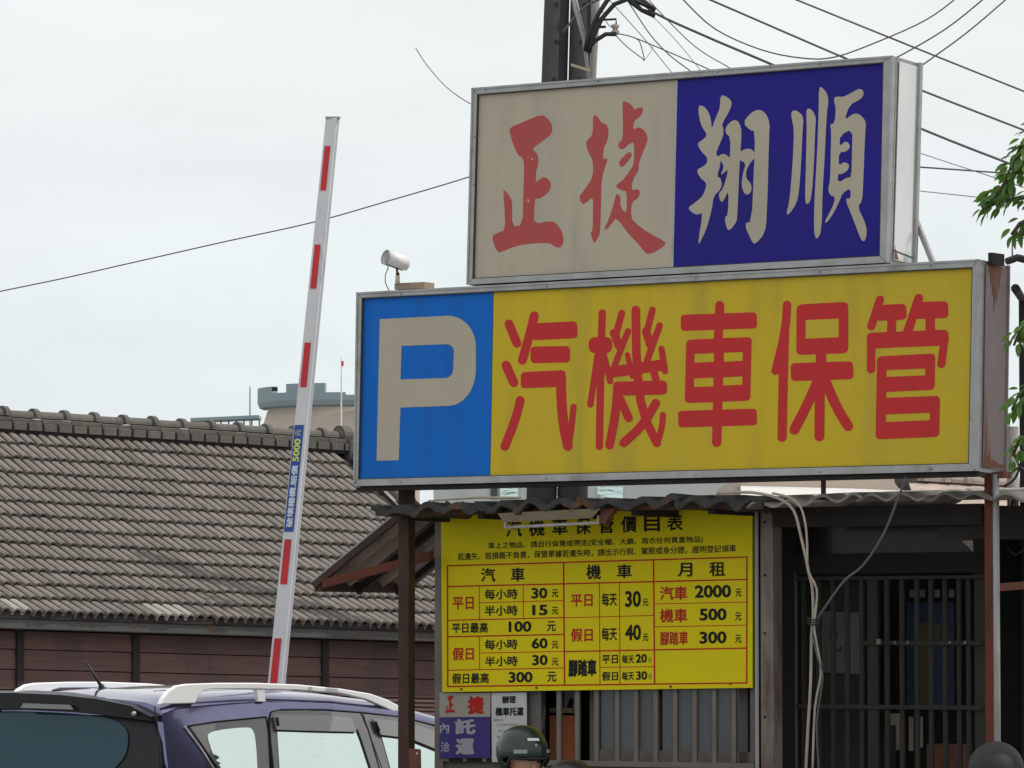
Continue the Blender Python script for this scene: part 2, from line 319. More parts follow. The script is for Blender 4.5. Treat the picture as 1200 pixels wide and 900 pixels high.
def text_mesh(body, bold=0.0, space=1.0):
    key = (body, bold, space)
    if key in _txt: return _txt[key]
    cu = bpy.data.curves.new('t', 'FONT'); cu.body = body; cu.space_character = space; cu.resolution_u = 3
    o = bpy.data.objects.new('t', cu); C.objects.link(o)
    dg = bpy.context.evaluated_depsgraph_get(); ev = o.evaluated_get(dg); me = ev.to_mesh()
    vs = [(v.co.x, v.co.y) for v in me.vertices]; fs = [tuple(p.vertices) for p in me.polygons]
    ev.to_mesh_clear(); bpy.data.objects.remove(o); bpy.data.curves.remove(cu)
    if bold:
        nv = len(vs); sh = [(0, 0), (bold, 0), (-bold, 0), (0, bold), (0, -bold)] + ([(bold * .7, bold * .7), (-bold * .7, -bold * .7), (bold * .7, -bold * .7), (-bold * .7, bold * .7)] if bold > .025 else [])
        fs = [tuple(i + k * nv for i in f) for k in range(len(sh)) for f in fs]; vs = [(x + dx, y + dy) for dx, dy in sh for x, y in vs]
        NVT[key] = nv
    x0 = min(v[0] for v in vs); x1 = max(v[0] for v in vs); y0 = min(v[1] for v in vs); y1 = max(v[1] for v in vs)
    _txt[key] = ([((x - x0) / (x1 - x0), (y - y0) / (y1 - y0)) for x, y in vs], fs); return _txt[key]
def put_text(mb, plane, body, x0, y0, x1, y1, h, off, bold=0.02, space=1.0):
    """x0,y0 / x1,y1: mid-left and mid-right of the line in photo pixels, h: height"""
    vs, fs = text_mesh(body, bold, space)
    A = plane.pt(x0, y0 + h / 2, off); B = plane.pt(x1, y1 + h / 2, off); D = plane.pt(x0, y0 - h / 2, off); E = plane.pt(x1, y1 - h / 2, off)
    nv = NVT.get((body, bold, space), len(vs) + 1)
    mb.add([(A.lerp(B, a)).lerp(D.lerp(E, a), b) + plane.n * (.00012 * (i // nv)) for i, (a, b) in enumerate(vs)], fs)

# ================================================================== SETTING
g = MB(); g.add([V(-900, -60, 0), V(900, -60, 0), V(900, 3000, 0), V(-900, 3000, 0)], [(0, 1, 2, 3)]); g.build('ground', M['ground'], kind='structure', org=V(0, 0, 0))

# ================================================================== SIGN PLANES
PHI = math.atan(0.667)
U = V(math.cos(PHI), -math.sin(PHI), 0); NF = V(-math.sin(PHI), -math.cos(PHI), 0)   # NF faces the camera
BK = -NF
lean = math.radians(2.5)
VL = (Z * math.cos(lean) - NF * math.sin(lean))
SP = Plane(at(419.5, 343, 24.0), U, VL)
def lightbox(name, label, c4, inner, T, capmat, split_px, faces_def):
    """c4: outer corner pixels TL,TR,BR,BL; inner likewise"""
    o4 = [SP.pt(*p) for p in c4]; base = SP.pt(*c4[3]); root = thing(name, V(base.x, base.y, base.z), label, 'signboard')
    i4 = [SP.pt(*p) for p in inner]
    back = -SP.n * T
    # casing
    mb = MB(); e = 0.004
    tl, tr, br, bl = [p - SP.n * 0.02 for p in o4]
    mb.hexa([bl, br, tr, tl, bl + back, br + back, tr + back, tl + back]); mb.build('casing', M['alu'], root)
    # end panel, slightly proud
    m2 = MB(); uo = SP.u * 0.004; ins = 0.03
    a = o4[1] - SP.n * 0.045 - SP.v * 0.02 + uo; b_ = o4[1] + back - SP.v * 0.02 + uo + SP.n * 0.0; c_ = o4[2] + back + SP.v * 0.02 + uo; d_ = o4[2] - SP.n * 0.045 + SP.v * 0.02 + uo
    m2.hexa([a, d_, c_, b_, a + uo, d_ + uo, c_ + uo, b_ + uo]); m2.build('end_panel', capmat, root)
    # frame: four mitred rails, proud of face
    n1 = SP.n * 0.012
    for i, nm in ((0, 'top_rail'), (1, 'side_rail'), (2, 'bottom_rail'), (3, 'side_rail')):
        j = (i + 1) % 4
        m = MB(); g1 = -SP.n * 0.03
        m.hexa([o4[i] + g1, o4[j] + g1, i4[j] + g1, i4[i] + g1, o4[i] + n1, o4[j] + n1, i4[j] + n1, i4[i] + n1]); m.build(nm, M['alu'], root, bevel=0.003)
        # outer lip
        m = MB(); d = (i4[i] - o4[i]).normalized()
        p, q = o4[i], o4[j]; cen = sum(o4, V(0, 0, 0)) / 4
        mid = (p + q) / 2; inn = (cen - mid); inn = inn - (q - p).normalized() * inn.dot((q - p).normalized()); inn.normalize()
        m.bar(p + inn * 0.005 + n1, q + inn * 0.005 + n1, inn * 0.005, SP.n * 0.005); m.build('frame_lip', M['alu'], root)
        m = MB(); ii = (i4[i] + i4[j]) / 2
        m.bar(i4[i] - inn * 0.001 + SP.n * 0.002, i4[j] - inn * 0.001 + SP.n * 0.002, inn * 0.0045, SP.n * 0.009); m.build('frame_groove', M['alu_dark'], root)
    for nm, mt, poly in faces_def:
        m = MB(); m.prism([SP.pt(*p, -0.004) for p in poly], -SP.n * 0.01); m.build(nm, mt, root)
    # clips / screws along the rails
    return root, o4, back
T_LOW = 0.265; T_UP = 0.235
low, lo4, lback = lightbox('parking_sign', 'long blue and yellow parking lightbox with a big P and red characters',
    [(419.5, 343), (1149, 304), (1145, 552), (416, 570)], [(425.5, 349.5), (1141, 313.5), (1136.5, 543.5), (421, 562)], T_LOW, M['cap_pink'], 0,
    [('blue_panel', M['blue'], [(424, 348), (577.8, 340), (573.8, 560), (419, 564)]), ('yellow_panel', M['yellow'], [(578.6, 340), (1143, 311), (1138, 546), (574.6, 560)])])
upp, uo4, uback = lightbox('shop_sign', 'upper lightbox half cream half navy with brushed characters standing on the parking sign',
    [(554.5, 103.5), (1047.5, 65.5), (1040.5, 308.2), (548.5, 334)], [(560.5, 111), (1036.5, 73.5), (1032.2, 300.5), (555, 327)], T_UP, M['cap_white'], 0,
    [('cream_panel', M['cream'], [(559, 110), (792.6, 91), (787.6, 315), (553, 329)]), ('navy_panel', M['navy'], [(794, 91), (1038, 72), (1034, 302), (789, 315)])])
m = MB(); m.prism([SP.pt(*p, -0.003) for p in [(791.8, 92), (794, 91.8), (789, 314), (786.8, 314)]], -SP.n * 0.008); m.build('divider_strip', M['alu'], upp)
# the P
p_out = [(105, 222), (340, 210)]
def ell(cx, cy, rx, ry, a0, a1, n_=10): return [(cx + rx * math.cos(math.radians(a0 + (a1 - a0) * k / n_)), cy + ry * math.sin(math.radians(a0 + (a1 - a0) * k / n_))) for k in range(n_ + 1)]
p_out = [(105, 222)] + ell(345, 318, 98, 108, -90, 0) + ell(345, 400, 98, 127, 0, 90) + [(178, 533), (172, 718), (94, 720)]
p_in = [(182, 316)] + ell(338, 335, 28, 25, -90, 0, 6) + ell(336, 398, 27, 31, 0, 90, 6) + [(178, 434)]
pr = Print(SP, 410, 300, 3.0); pr.shape([p_out, p_in], 0.003); pr.mb.build('letter_p', M['cream_print'], low)
def strokes(name, ox, oy, sc, parts, mt=M['red_print'], root=low):
    q = Print(SP, ox, oy, sc)
    for pp in parts:
        if pp[0] == 's': q.shape([capsule(pp[1], pp[2])], 0.002)
        elif pp[0] == 'b': q.shape([rbar(*pp[1])], 0.002)
        else: q.shape(pp[1], 0.002)
    q.mb.build(name, mt, root)
strokes('character', 580, 350, 4.737, [('s', [(78, 140), (122, 248)], 50), ('s', [(62, 370), (104, 465)], 52), ('s', [(140, 565), (118, 660), (55, 820)], 50),
    ('s', [(218, 95), (195, 190), (152, 342)], 50), ('b', (200, 184, 458, 172, 94, 26)), ('b', (197, 312, 417, 308, 92, 26)), ('p', [rpoly([(143, 408), (392, 396), (392, 488), (143, 498)], 26)]),
    ('s', [(366, 440), (368, 560), (380, 700), (405, 818)], 55), ('s', [(408, 818), (424, 720), (436, 600)], 34)])
strokes('character', 680, 350, 4.737, [('s', [(122, 80), (115, 300), (106, 820)], 42), ('b', (46, 258, 178, 257, 90, 40)), ('s', [(98, 300), (56, 588)], 36), ('s', [(130, 310), (166, 458)], 36),
    ('s', [(230, 80), (202, 185)], 38), ('s', [(188, 190), (215, 262)], 48), ('s', [(265, 180), (190, 372)], 34), ('s', [(262, 312), (288, 430)], 30),
    ('s', [(308, 62), (312, 400), (345, 640), (425, 800)], 48), ('s', [(428, 800), (455, 710), (458, 645)], 34), ('s', [(400, 62), (374, 165)], 36), ('s', [(365, 180), (388, 255)], 46),
    ('s', [(440, 148), (370, 345)], 36), ('s', [(450, 278), (470, 402)], 34), ('s', [(180, 406), (452, 368)], 62), ('s', [(400, 380), (420, 450)], 40),
    ('b', (182, 500, 480, 492, 78, 26)), ('s', [(208, 490), (195, 640), (162, 812)], 48), ('s', [(222, 560), (268, 662)], 46), ('s', [(418, 580), (350, 700), (240, 800)], 48)])
def qd(a, b, c, d): return [a, b, c, d]
strokes('character', 785, 340, 4.5, [('b', (57, 173, 459, 159, 86, 22)), ('s', [(263, 80), (256, 250)], 48), ('s', [(252, 590), (247, 803)], 50), ('b', (43, 681, 459, 668, 88, 22)),
    ('p', [rpoly([(86, 262), (432, 246), (424, 583), (78, 596)], 26), qd((130, 336), (232, 332), (232, 378), (130, 383)), qd((284, 330), (384, 326), (384, 372), (284, 377)),
           qd((127, 466), (230, 461), (230, 507), (127, 511)), qd((281, 460), (382, 455), (381, 498), (281, 503))])])
strokes('character', 895, 340, 4.74, [('s', [(130, 82), (120, 230), (66, 448)], 48), ('s', [(116, 230), (108, 500), (102, 818)], 52),
    ('p', [rpoly([(182, 80), (470, 64), (470, 350), (180, 361)], 34), qd((232, 166), (416, 158), (416, 261), (232, 270))]), ('b', (318, 345, 318, 412, 58, 2)), ('b', (150, 456, 497, 444, 100, 26)),
    ('s', [(312, 480), (309, 812)], 56), ('s', [(302, 500), (240, 640), (170, 775)], 56), ('s', [(344, 505), (395, 635), (468, 755)], 56)])
strokes('character', 1005, 330, 4.5, [('s', [(118, 95), (72, 235)], 44), ('b', (95, 166, 258, 158, 84, 26)), ('s', [(180, 200), (178, 285)], 48), ('s', [(322, 88), (262, 270)], 48), ('b', (295, 153, 478, 147, 90, 26)),
    ('s', [(382, 190), (384, 275)], 50), ('b', (48, 312, 480, 294, 84, 30)), ('s', [(72, 310), (70, 462)], 44), ('s', [(458, 300), (441, 435)], 42),
    ('p', [rpoly([(102, 395), (410, 378), (405, 570), (100, 584)], 26), qd((152, 466), (357, 458), (357, 494), (152, 502))]), ('b', (126, 550, 124, 650, 52, 2)),
    ('p', [rpoly([(98, 614), (434, 602), (430, 818), (94, 832)], 26), qd((148, 700), (380, 691), (380, 731), (148, 740))])])
def brush(ox, oy, sc, loops, mt, it=1):
    q = Print(SP, ox, oy, sc)
    for lp in loops: q.shape([chaikin(x, it) for x in lp], 0.002)
    q.mb.build('character', mt, upp)
brush(565, 110, 4.5, [[[(143, 178), (230, 142), (312, 108), (345, 128), (368, 160), (370, 200), (355, 222), (310, 255), (262, 292), (285, 305), (298, 345), (292, 385), (283, 410), (283, 470), (300, 452), (325, 436), (350, 450), (366, 480), (350, 520), (320, 543), (300, 553), (280, 550), (276, 600), (272, 688), (365, 668), (400, 690), (425, 735), (430, 785), (412, 812), (385, 808), (358, 787), (290, 786), (180, 800), (100, 835), (82, 835), (68, 810), (50, 748), (85, 732), (122, 718), (118, 600), (110, 510), (120, 508), (150, 545), (159, 575), (157, 700), (213, 692), (217, 530), (222, 375), (213, 335), (190, 325), (165, 270), (145, 205)]]], M['red_faded'])
brush(670, 110, 4.5, [[[(112, 110), (135, 118), (160, 155), (180, 158), (192, 180), (195, 215), (185, 255), (168, 285), (165, 350), (189, 335), (185, 360), (158, 440), (155, 560), (150, 735), (135, 765), (118, 790), (110, 770), (97, 732), (110, 728), (112, 610), (113, 540), (65, 583), (50, 575), (38, 540), (60, 515), (112, 440), (112, 350), (95, 325), (75, 270), (78, 248), (112, 215)]],
    [[(267, 38), (285, 40), (315, 55), (330, 85), (360, 68), (375, 75), (375, 98), (355, 125), (330, 140), (322, 190), (355, 173), (380, 190), (400, 220), (398, 255), (370, 320), (352, 370), (356, 400), (320, 455), (315, 512), (345, 500), (362, 515), (350, 550), (315, 572), (312, 655), (340, 685), (400, 730), (496, 780), (490, 800), (450, 828), (405, 846), (388, 840), (350, 790), (300, 740), (235, 650), (215, 680), (185, 715), (170, 715), (200, 650), (232, 540), (235, 525), (258, 540), (256, 600), (290, 632), (290, 512), (268, 512), (225, 488), (270, 455), (310, 400), (328, 370), (330, 250), (300, 265), (268, 297), (243, 278), (250, 255), (270, 235), (270, 130)]],
    [[(247, 358), (290, 312), (310, 305), (318, 325), (305, 345), (268, 388), (255, 382)]]], M['red_faded'])
brush(790, 80, 4.09, [[[(115, 178), (140, 180), (163, 205), (177, 245), (180, 292), (198, 240), (220, 190), (222, 130), (245, 132), (270, 150), (277, 172), (262, 210), (228, 268), (237, 290), (235, 325), (215, 370), (198, 415), (222, 425), (222, 460), (205, 520), (222, 525), (230, 560), (215, 590), (190, 610), (180, 680), (155, 770), (118, 848), (117, 820), (138, 690), (115, 702), (90, 695), (65, 668), (100, 645), (140, 610), (155, 560), (150, 545), (125, 525), (106, 488), (140, 470), (158, 455), (158, 425), (130, 400), (110, 360), (135, 345), (160, 320), (135, 285), (120, 240)]],
    [[(212, 418), (240, 408), (262, 425), (268, 430), (270, 330), (245, 310), (248, 280), (280, 248), (305, 250), (322, 285), (322, 330), (318, 400), (315, 430), (303, 700), (300, 735), (265, 780), (250, 765), (242, 712), (258, 705), (262, 580), (235, 640), (222, 640), (212, 600), (235, 580), (262, 480), (240, 500), (222, 515), (240, 470), (225, 445)]],
    [[(310, 402), (345, 385), (375, 388), (392, 420), (360, 460), (345, 490), (345, 530), (368, 550), (372, 585), (355, 608), (335, 600), (322, 560), (330, 500), (345, 455), (310, 440)]],
    [[(330, 262), (365, 215), (405, 195), (440, 215), (459, 265), (455, 330), (445, 700), (436, 790), (388, 845), (372, 830), (335, 745), (372, 735), (382, 500), (388, 300), (365, 298)]]], M['cream_print'])
brush(910, 80, 4.09, [[[(70, 208), (90, 200), (115, 215), (130, 240), (125, 290), (118, 450), (108, 590), (95, 650), (60, 700), (46, 700), (62, 640), (78, 450), (84, 290), (72, 240)]],
    [[(143, 200), (155, 190), (175, 205), (190, 240), (185, 290), (180, 450), (168, 620), (150, 655), (136, 640), (140, 500), (145, 290), (143, 230)]],
    [[(203, 95), (215, 88), (240, 115), (250, 155), (240, 220), (232, 400), (220, 600), (216, 780), (192, 825), (178, 780), (183, 600), (195, 400), (202, 200)]],
    [[(276, 140), (295, 135), (320, 138), (370, 112), (395, 97), (415, 105), (418, 130), (400, 150), (350, 175), (325, 250), (360, 222), (385, 215), (410, 230), (430, 260), (425, 300), (415, 560), (410, 640), (388, 662), (425, 740), (434, 785), (425, 825), (412, 830), (400, 810), (370, 730), (327, 622), (355, 628), (355, 572), (315, 600), (300, 640), (270, 700), (240, 742), (230, 738), (255, 690), (275, 650), (280, 615), (262, 612), (248, 590), (250, 565), (257, 540), (260, 400), (262, 300), (256, 268), (278, 265), (285, 190), (276, 160)],
     [(304, 322), (364, 290), (362, 400), (359, 525), (340, 522), (294, 550), (294, 505), (315, 508), (345, 485), (348, 460), (325, 448), (297, 468), (300, 402), (335, 400), (355, 375), (340, 352), (325, 352), (302, 375)]]], M['cream_print'])
# screws on the frames, brace, bracket
def screw(root, px, py, r=0.0052, mt=M['alu']):
    m = MB(); c = SP.pt(px, py, 0.012); m.tube([c, c + SP.n * 0.008], r, 6); m.build('screw', mt, root)
for x in (470, 640, 815, 960, 1090): screw(low, x, 346.5 - (x - 419.5) * 0.0535 + 0.5); screw(low, x, 566.5 - (x - 416) * 0.0247)
for x in (568, 700, 840, 960): screw(upp, x, 106 - (x - 554) * 0.077)
for y, x in ((160, 556), (216, 555), (88, 1045), (170, 1043), (285, 1039)): screw(upp, x, y)
for y in (322, 420): screw(low, 1149, y)
# rear edge strip of the upper end panel
m = MB(); q = uo4[1] + uback; q2 = uo4[2] + uback; m.bar(q + SP.u * 0.012, q2 + SP.u * 0.012, SP.u * 0.012, SP.n * 0.012); m.build('corner_strip', M['alu'], upp)
m = MB(); q = lo4[1] + lback; q2 = lo4[2] + lback; m.bar(q + SP.u * 0.008, q2 + SP.u * 0.008, SP.u * 0.008, SP.n * 0.006); m.build('corner_strip', M['cap_pink'], low)
bp_ = SP.shifted(-T_UP - 0.03)
m = MB(); m.bar(bp_.pt(1060, 225), bp_.pt(1095, 312), U * 0.012, BK * 0.012); m.build('brace', M['alu'], upp)
cs = SP.shifted(-0.13)
m = MB(); a = lo4[1] + lback * 0.38 + SP.u * 0.02; m.box(a + Z * 0.012 + BK * 0.02, BK * 0.06, U * 0.012, Z * 0.028); m.build('top_bracket', M['wood_dark'], low)
m = MB(); e0 = lo4[1] + lback; m.tube([e0 + Z * 0.02, e0 + BK * .05 + Z * 0.04 + U * .03, e0 + BK * 0.1 + Z * 0.03 + U * .06], 0.018, 6); m.build('cable_joint', M['black'], low)
m = MB(); pts = [e0 + U * .03 + Z * .03, e0 + U * 0.03 + Z * 0.11, e0 + U * 0.10 + Z * 0.13, e0 + U * .2 + Z * 0.10, e0 + U * .3 + Z * .02]; m.tube(pts, 0.004, 5); m.build('loose_lead', M['wire'], low)
# seam and sag crease on the white end panel
m = MB(); pa = uo4[2] + uback * 0.15 + SP.v * 0.065 + SP.u * 0.0095; pb = uo4[2] + uback * 0.98 + SP.v * 0.05 + SP.u * 0.0095
m.bar(pa, pb, SP.u * 0.001, SP.v * 0.003); m.build('panel_seam', M['alu_dark'], upp)
def stain(root, corner, dirs, pts, mt, nm='rust_stain'):
    ex, ey = dirs; m = MB(); m.prism([corner + ex * x + ey * y + SP.u * 0.0092 for x, y in pts], SP.u * 0.0006); m.build(nm, mt, root)
M['rust_stain'] = mat('rust_stain', (0.17, 0.065, 0.03), 0.8, col2=(0.24, 0.15, 0.12), scale=26, amount=0.9, stretch=(1, 1, .2))
stain(low, lo4[1], (BK, -SP.v), [(.06, .022), (.21, .022), (.20, .06), (.19, .05), (.175, .13), (.165, .09), (.15, .2), (.14, .14), (.125, .25), (.12, .12), (.108, .17), (.10, .08), (.09, .12), (.08, .05), (.07, .06)], M['rust_stain'])
stain(low, lo4[2], (BK, SP.v), [(.05, .022), (.25, .022), (.24, .04), (.2, .035), (.15, .06), (.12, .045), (.10, .09), (.085, .06), (.07, .11), (.055, .08)], M['rust_stain'])
stain(upp, uo4[2], (BK, SP.v), [(.047, .022), (.09, .022), (.08, .035), (.07, .05), (.06, .06), (.05, .09)], M['rust_stain'])
# underside angle of the lower box and its hangers
m = MB(); a = lo4[3] - SP.n * 0.05 - Z * 0.012; b = lo4[2] - SP.n * 0.05 - Z * 0.012; m.bar(a, b, BK * 0.04, Z * 0.010); m.build('bottom_angle', M['wood_dark'], low)

# ================================================================== POSTS of the sign
PB = SP.shifted(-0.16)
def post(name, label, x0, x1, ytop, mt, T=0.06, extra=None):
    a = PB.pt(x0, ytop); b = PB.pt(x1, ytop); zt = a.z; c = (a + b) / 2
    root = thing(name, V(c.x, c.y, 0), label, 'post')
    hw = (b - a) * 0.5
    m = MB(); m.hexa([V(a.x, a.y, 0), V(b.x, b.y, 0), V(b.x, b.y, 0) + BK * T, V(a.x, a.y, 0) + BK * T, V(a.x, a.y, zt), V(b.x, b.y, zt), V(b.x, b.y, zt) + BK * T, V(a.x, a.y, zt) + BK * T])
    m.build('shaft', mt, root, bevel=0.004)
    m = MB(); m.box(V(c.x, c.y, 0.01) + BK * T / 2, U * 0.09, BK * 0.09, Z * 0.01); m.build('base_plate', M['rust'], root)
    return root
lp = post('sign_post', 'slim brown steel post under the blue end of the parking sign', 466.5, 479, 568, M['post_brown'])
PBm = PB.shifted(0.006)
m = MB(); m.prism([PBm.pt(*p) for p in [(479, 877), (492.5, 878), (493, 905), (479, 905)]], BK * 0.006); m.build('drilled_plate', M['rust'], lp)
m = MB(); c = PBm.pt(489, 883); m.tube([c, c - BK * 0.004], 0.006, 8); m.build('plate_hole', M['paper_white'], lp)
rp = post('sign_post', 'red rusted steel post under the end panel of the parking sign', 1153, 1164, 560, M['rust_red'], 0.05)
m = MB(); a = PB.pt(1167, 556, -0.01); m.tube([V(a.x, a.y, 0.9), a], 0.016, 10); m.build('conduit', M['conduit'], rp, smooth=True)
m = MB(); a = PB.pt(1150, 560); b = PB.pt(1176, 560); m.hexa([a, b, b + BK * .08, a + BK * .08, a + Z * .03, b + Z * .03, b + BK * .08 + Z * .03, a + BK * .08 + Z * .03]); m.build('cap_bracket', M['rust'], rp)
m = MB(); a = PB.pt(1173, 688); b = PB.pt(1202, 686); m.bar(a, b, BK * 0.012, Z * 0.018); m.build('stay_bar', M['rust'], rp)
m = MB(); a = PB.pt(965, 560); b = PB.pt(965, 582); m.bar(a, b, U * 0.009, BK * 0.009); m.build('hanger', M['rust'], low)

# ================================================================== BOOTH
BO = 0.42
B = Plane(SP.o - NF * 0 + BK * BO, U, Z)     # vertical wall plane of the booth
def bp(px, py, off=0.0): return B.pt(px, py, off)
c0 = bp(512, 800); booth = thing('parking_booth', V(c0.x, c0.y, 0), 'weathered taupe metal ticket booth with barred window below the signs', 'booth')
def wallbox(name, x0, y0, x1, y1, off, T, mt, parent=booth, bevel=0, ground=False):
    """box on booth plane from pixel rect; off = proudness"""
    a = bp(x0, y0, off); b = bp(x1, y0, off); zt = (a.z + b.z) / 2
    z0 = 0.0 if ground else (bp(x0, y1, off).z + bp(x1, y1, off).z) / 2
    m = MB(); d = BK * T
    m.hexa([V(a.x, a.y, z0), V(b.x, b.y, z0), V(b.x, b.y, z0) + d, V(a.x, a.y, z0) + d, V(a.x, a.y, zt), V(b.x, b.y, zt), V(b.x, b.y, zt) + d, V(a.x, a.y, zt) + d])
    return m.build(name, mt, parent, bevel=bevel)
wallbox('corner_post', 509.5, 598, 519, 900, 0.0, 0.06, M['booth_bar'], ground=True)
wallbox('wall_panel', 519, 598, 634, 893, -0.02, 0.04, M['booth_wall'], ground=True)
wallbox('wall_panel', 634, 598, 886, 800, -0.02, 0.04, M['booth_wall'])
wallbox('lower_panel', 634, 893.5, 886, 900, -0.02, 0.04, M['booth_wall'], ground=True)
wallbox('sill', 634, 892.5, 884, 899, 0.015, 0.035, M['booth_bar'])
wallbox('lower_rail', 518, 887, 634, 893, 0.004, 0.02, M['booth_bar'])
for x0, x1 in ((526, 542), (547, 565), (570, 578)): wallbox('vent_slot', x0, 888.3, x1, 893, 0.006, 0.003, M['interior'])
wallbox('side_rail', 878.5, 598, 884, 893, 0.0, 0.04, M['booth_wall'])
wallbox('column', 890.5, 592, 905.5, 900, 0.02, 0.09, M['booth_col'], ground=True, bevel=0.004)
for y in (612, 674, 742, 840): 
    c = bp(896.5, y, 0.022); m = MB(); m.tube([c, c + NF * 0.006], 0.006, 6); m.build('bolt', M['wood_dark'], booth)
m = MB(); a = bp(886.5, 600, 0.03); m.tube([V(a.x, a.y, 0.2), a], 0.010, 8); m.build('pipe', M['conduit'], booth)
# side walls, back, floor, inner ceiling of booth
DEP = 0.95
cL = bp(511, 700); cM = bp(900, 700); cR = bp(1200, 700)
ztop = bp(700, 596).z
def side(name, p, h, mt, T=0.04, d=DEP, uo=0.0):
    m = MB(); p = V(p.x, p.y, 0) + U * uo; m.hexa([p + BK * .06, p + U * T + BK * .06, p + U * T + BK * d, p + BK * d, p + BK * .06 + Z * h, p + U * T + BK * .06 + Z * h, p + U * T + BK * d + Z * h, p + BK * d + Z * h]); return m.build(name, mt, booth)
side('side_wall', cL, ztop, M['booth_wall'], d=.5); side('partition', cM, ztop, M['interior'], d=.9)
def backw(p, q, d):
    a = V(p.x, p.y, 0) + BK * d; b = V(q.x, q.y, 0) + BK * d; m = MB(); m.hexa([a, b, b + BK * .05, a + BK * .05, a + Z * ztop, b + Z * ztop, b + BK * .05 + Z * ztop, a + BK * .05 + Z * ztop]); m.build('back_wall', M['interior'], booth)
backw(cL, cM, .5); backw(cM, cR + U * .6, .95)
# window behind bars: glass panes + bottom frame
wallbox('window_pane', 704, 803, 866, 880, -0.10, 0.006, M['booth_glass'])
wallbox('window_frame', 698, 880, 884, 894, -0.085, 0.03, M['booth_bar'])
wallbox('window_frame', 691, 803, 700, 894, -0.085, 0.03, M['booth_wall'])
wallbox('window_frame', 768, 803, 774, 880, -0.09, 0.02, M['wood_dark'])
wallbox('window_frame', 866, 803, 876, 894, -0.085, 0.03, M['booth_wall'])
for x in (654.5, 676, 698.5, 723, 744.7, 768, 790.8, 813.6, 836.6, 859.5):
    wallbox('bar', x - 2.6, 800, x + 2.6, 894, 0.005, 0.018, M['booth_bar'], bevel=0.002)
# things seen through the left of the window
a = bp(645, 838, -0.30); b = bp(676, 838, -0.30)
cur = MB(); n_ = 26; zt = a.z; zb = bp(660, 891, -0.3).z
for k in range(n_ + 1):
    p = a.lerp(b, k / n_) + NF * 0.018 * math.sin(k * 2.1); cur.v += [V(p.x, p.y, zb - .2), V(p.x, p.y, zt)]
for k in range(n_): cur.f.append((2 * k, 2 * k + 2, 2 * k + 3, 2 * k + 1))
cc = cur.build('curtain', M['orange'], label='orange pleated cloth hanging inside the left of the barred booth window', cat='curtain')
sm = cc.modifiers.new('solid', 'SOLIDIFY'); sm.thickness = 0.004
m = MB(); a = bp(645, 832, -0.29); b = bp(676, 833, -0.29); m.bar(a, b, BK * .01, Z * .012); m.build('curtain_rail', M['lamp_cream'], booth)
pp_ = MB(); pp_.prism([bp(x, y, -0.34) for x, y in [(661, 806), (675, 806), (675, 836), (661, 836)]], BK * 0.01)
pp_.build('light_panel', M['paper_white'], booth)
m = MB(); m.prism([bp(x, y, -0.32) for x, y in [(662, 836), (665, 826), (668, 818), (670, 822), (668, 832), (672, 836)]], BK * 0.02); m.build('bottle', M['dark_metal'], label='dark slender bottle silhouette on the ledge inside the booth window', cat='bottle')
# ---- right bay with grille
GO = -0.22
wallbox('bay_header', 906, 604, 1152, 612, -0.05, 0.06, M['dark_metal'])
wallbox('transom_pane', 921, 612, 1150, 648, GO - .05, 0.01, M['dim_glass'])
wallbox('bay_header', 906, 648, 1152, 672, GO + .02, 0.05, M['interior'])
wallbox('bay_post', 906, 604, 915, 900, GO, 0.05, M['dark_metal'], ground=True)
wallbox('gate_frame', 919.5, 670, 931, 900, GO + .03, 0.03, M['booth_wall'], ground=True)
gate = thing('barred_gate', V(*bp(1040, 800, GO)[:2], 0), 'dark steel barred gate closing the right bay of the booth', 'gate')
for i, x in enumerate([941, 958.5, 975.5, 992, 1009, 1038.5, 1056, 1073.5, 1090, 1106.5, 1123, 1134]):
    wallbox('bar', x - 2.4, 676, x + 2.4, 905, GO + .01, 0.014, M['dark_metal'], parent=gate)
for y0, y1, xa in ((675, 679, 930), (751, 756, 1010), (826, 831, 930)): wallbox('cross_rail', xa, y0, 1150, y1, GO + .022, 0.02, M['dark_metal'], parent=gate)
wallbox('centre_stile', 1016, 676, 1028, 905, GO + .012, 0.02, M['dark_metal'], parent=gate)
for x in (1049, 1064, 1113, 1131):
    c = bp(x, 753, GO + .026); m = MB(); m.ball(c, 0.009, 8, 6); m.build('knuckle', M['booth_bar'], gate, smooth=True)
m = MB(); c = bp(1030, 752, GO + .04); m.box(c, U * .009, BK * .008, Z * .013); m.build('padlock', M['booth_bar'], gate)
# papers behind the gate
def sheet_on(name, pts, off, mt, label, cat, T=0.003):
    m = MB(); m.prism([bp(x, y, off) for x, y in pts], BK * T); return m.build(name, mt, label=label, cat=cat)
pn = sheet_on('notice_sheet', [(963, 716), (1007, 718), (1007, 790), (963, 788)], GO - .06, M['poster_paper'], 'white paper sheet, coloured dim grey green for the shade, with a painted mark behind the gate bars', 'notice')
GP = B.shifted(GO - .058)
q = Print(GP, 880, 550, 2.57)
q.shape([capsule([(240, 480), (262, 495), (250, 515), (238, 510), (242, 482)], 7)], 0.0065); q.shape([capsule([(250, 512), (240, 535), (252, 546), (270, 545), (270, 536)], 7)], 0.0065)
q.mb.build('painted_mark', M['green_ink'], pn, org=ORG[pn.name])
wallbox('inner_panel', 935, 676, 1012, 900, GO - .08, 0.02, M['dark_metal'])
ps = sheet_on('poster', [(1062, 706), (1118, 705), (1118, 826), (1062, 827)], GO - .35, M['poster_blue'], 'deep blue poster with ochre shape seen between the gate bars', 'poster')
m = MB(); m.prism([bp(x, y, GO - .345) for x, y in [(1075, 732), (1092, 726), (1104, 735), (1096, 760), (1090, 826), (1074, 826), (1078, 770)]], BK * .002); m.build('ochre_shape', M['poster_ochre'], ps, org=ORG[ps.name])
m = MB()
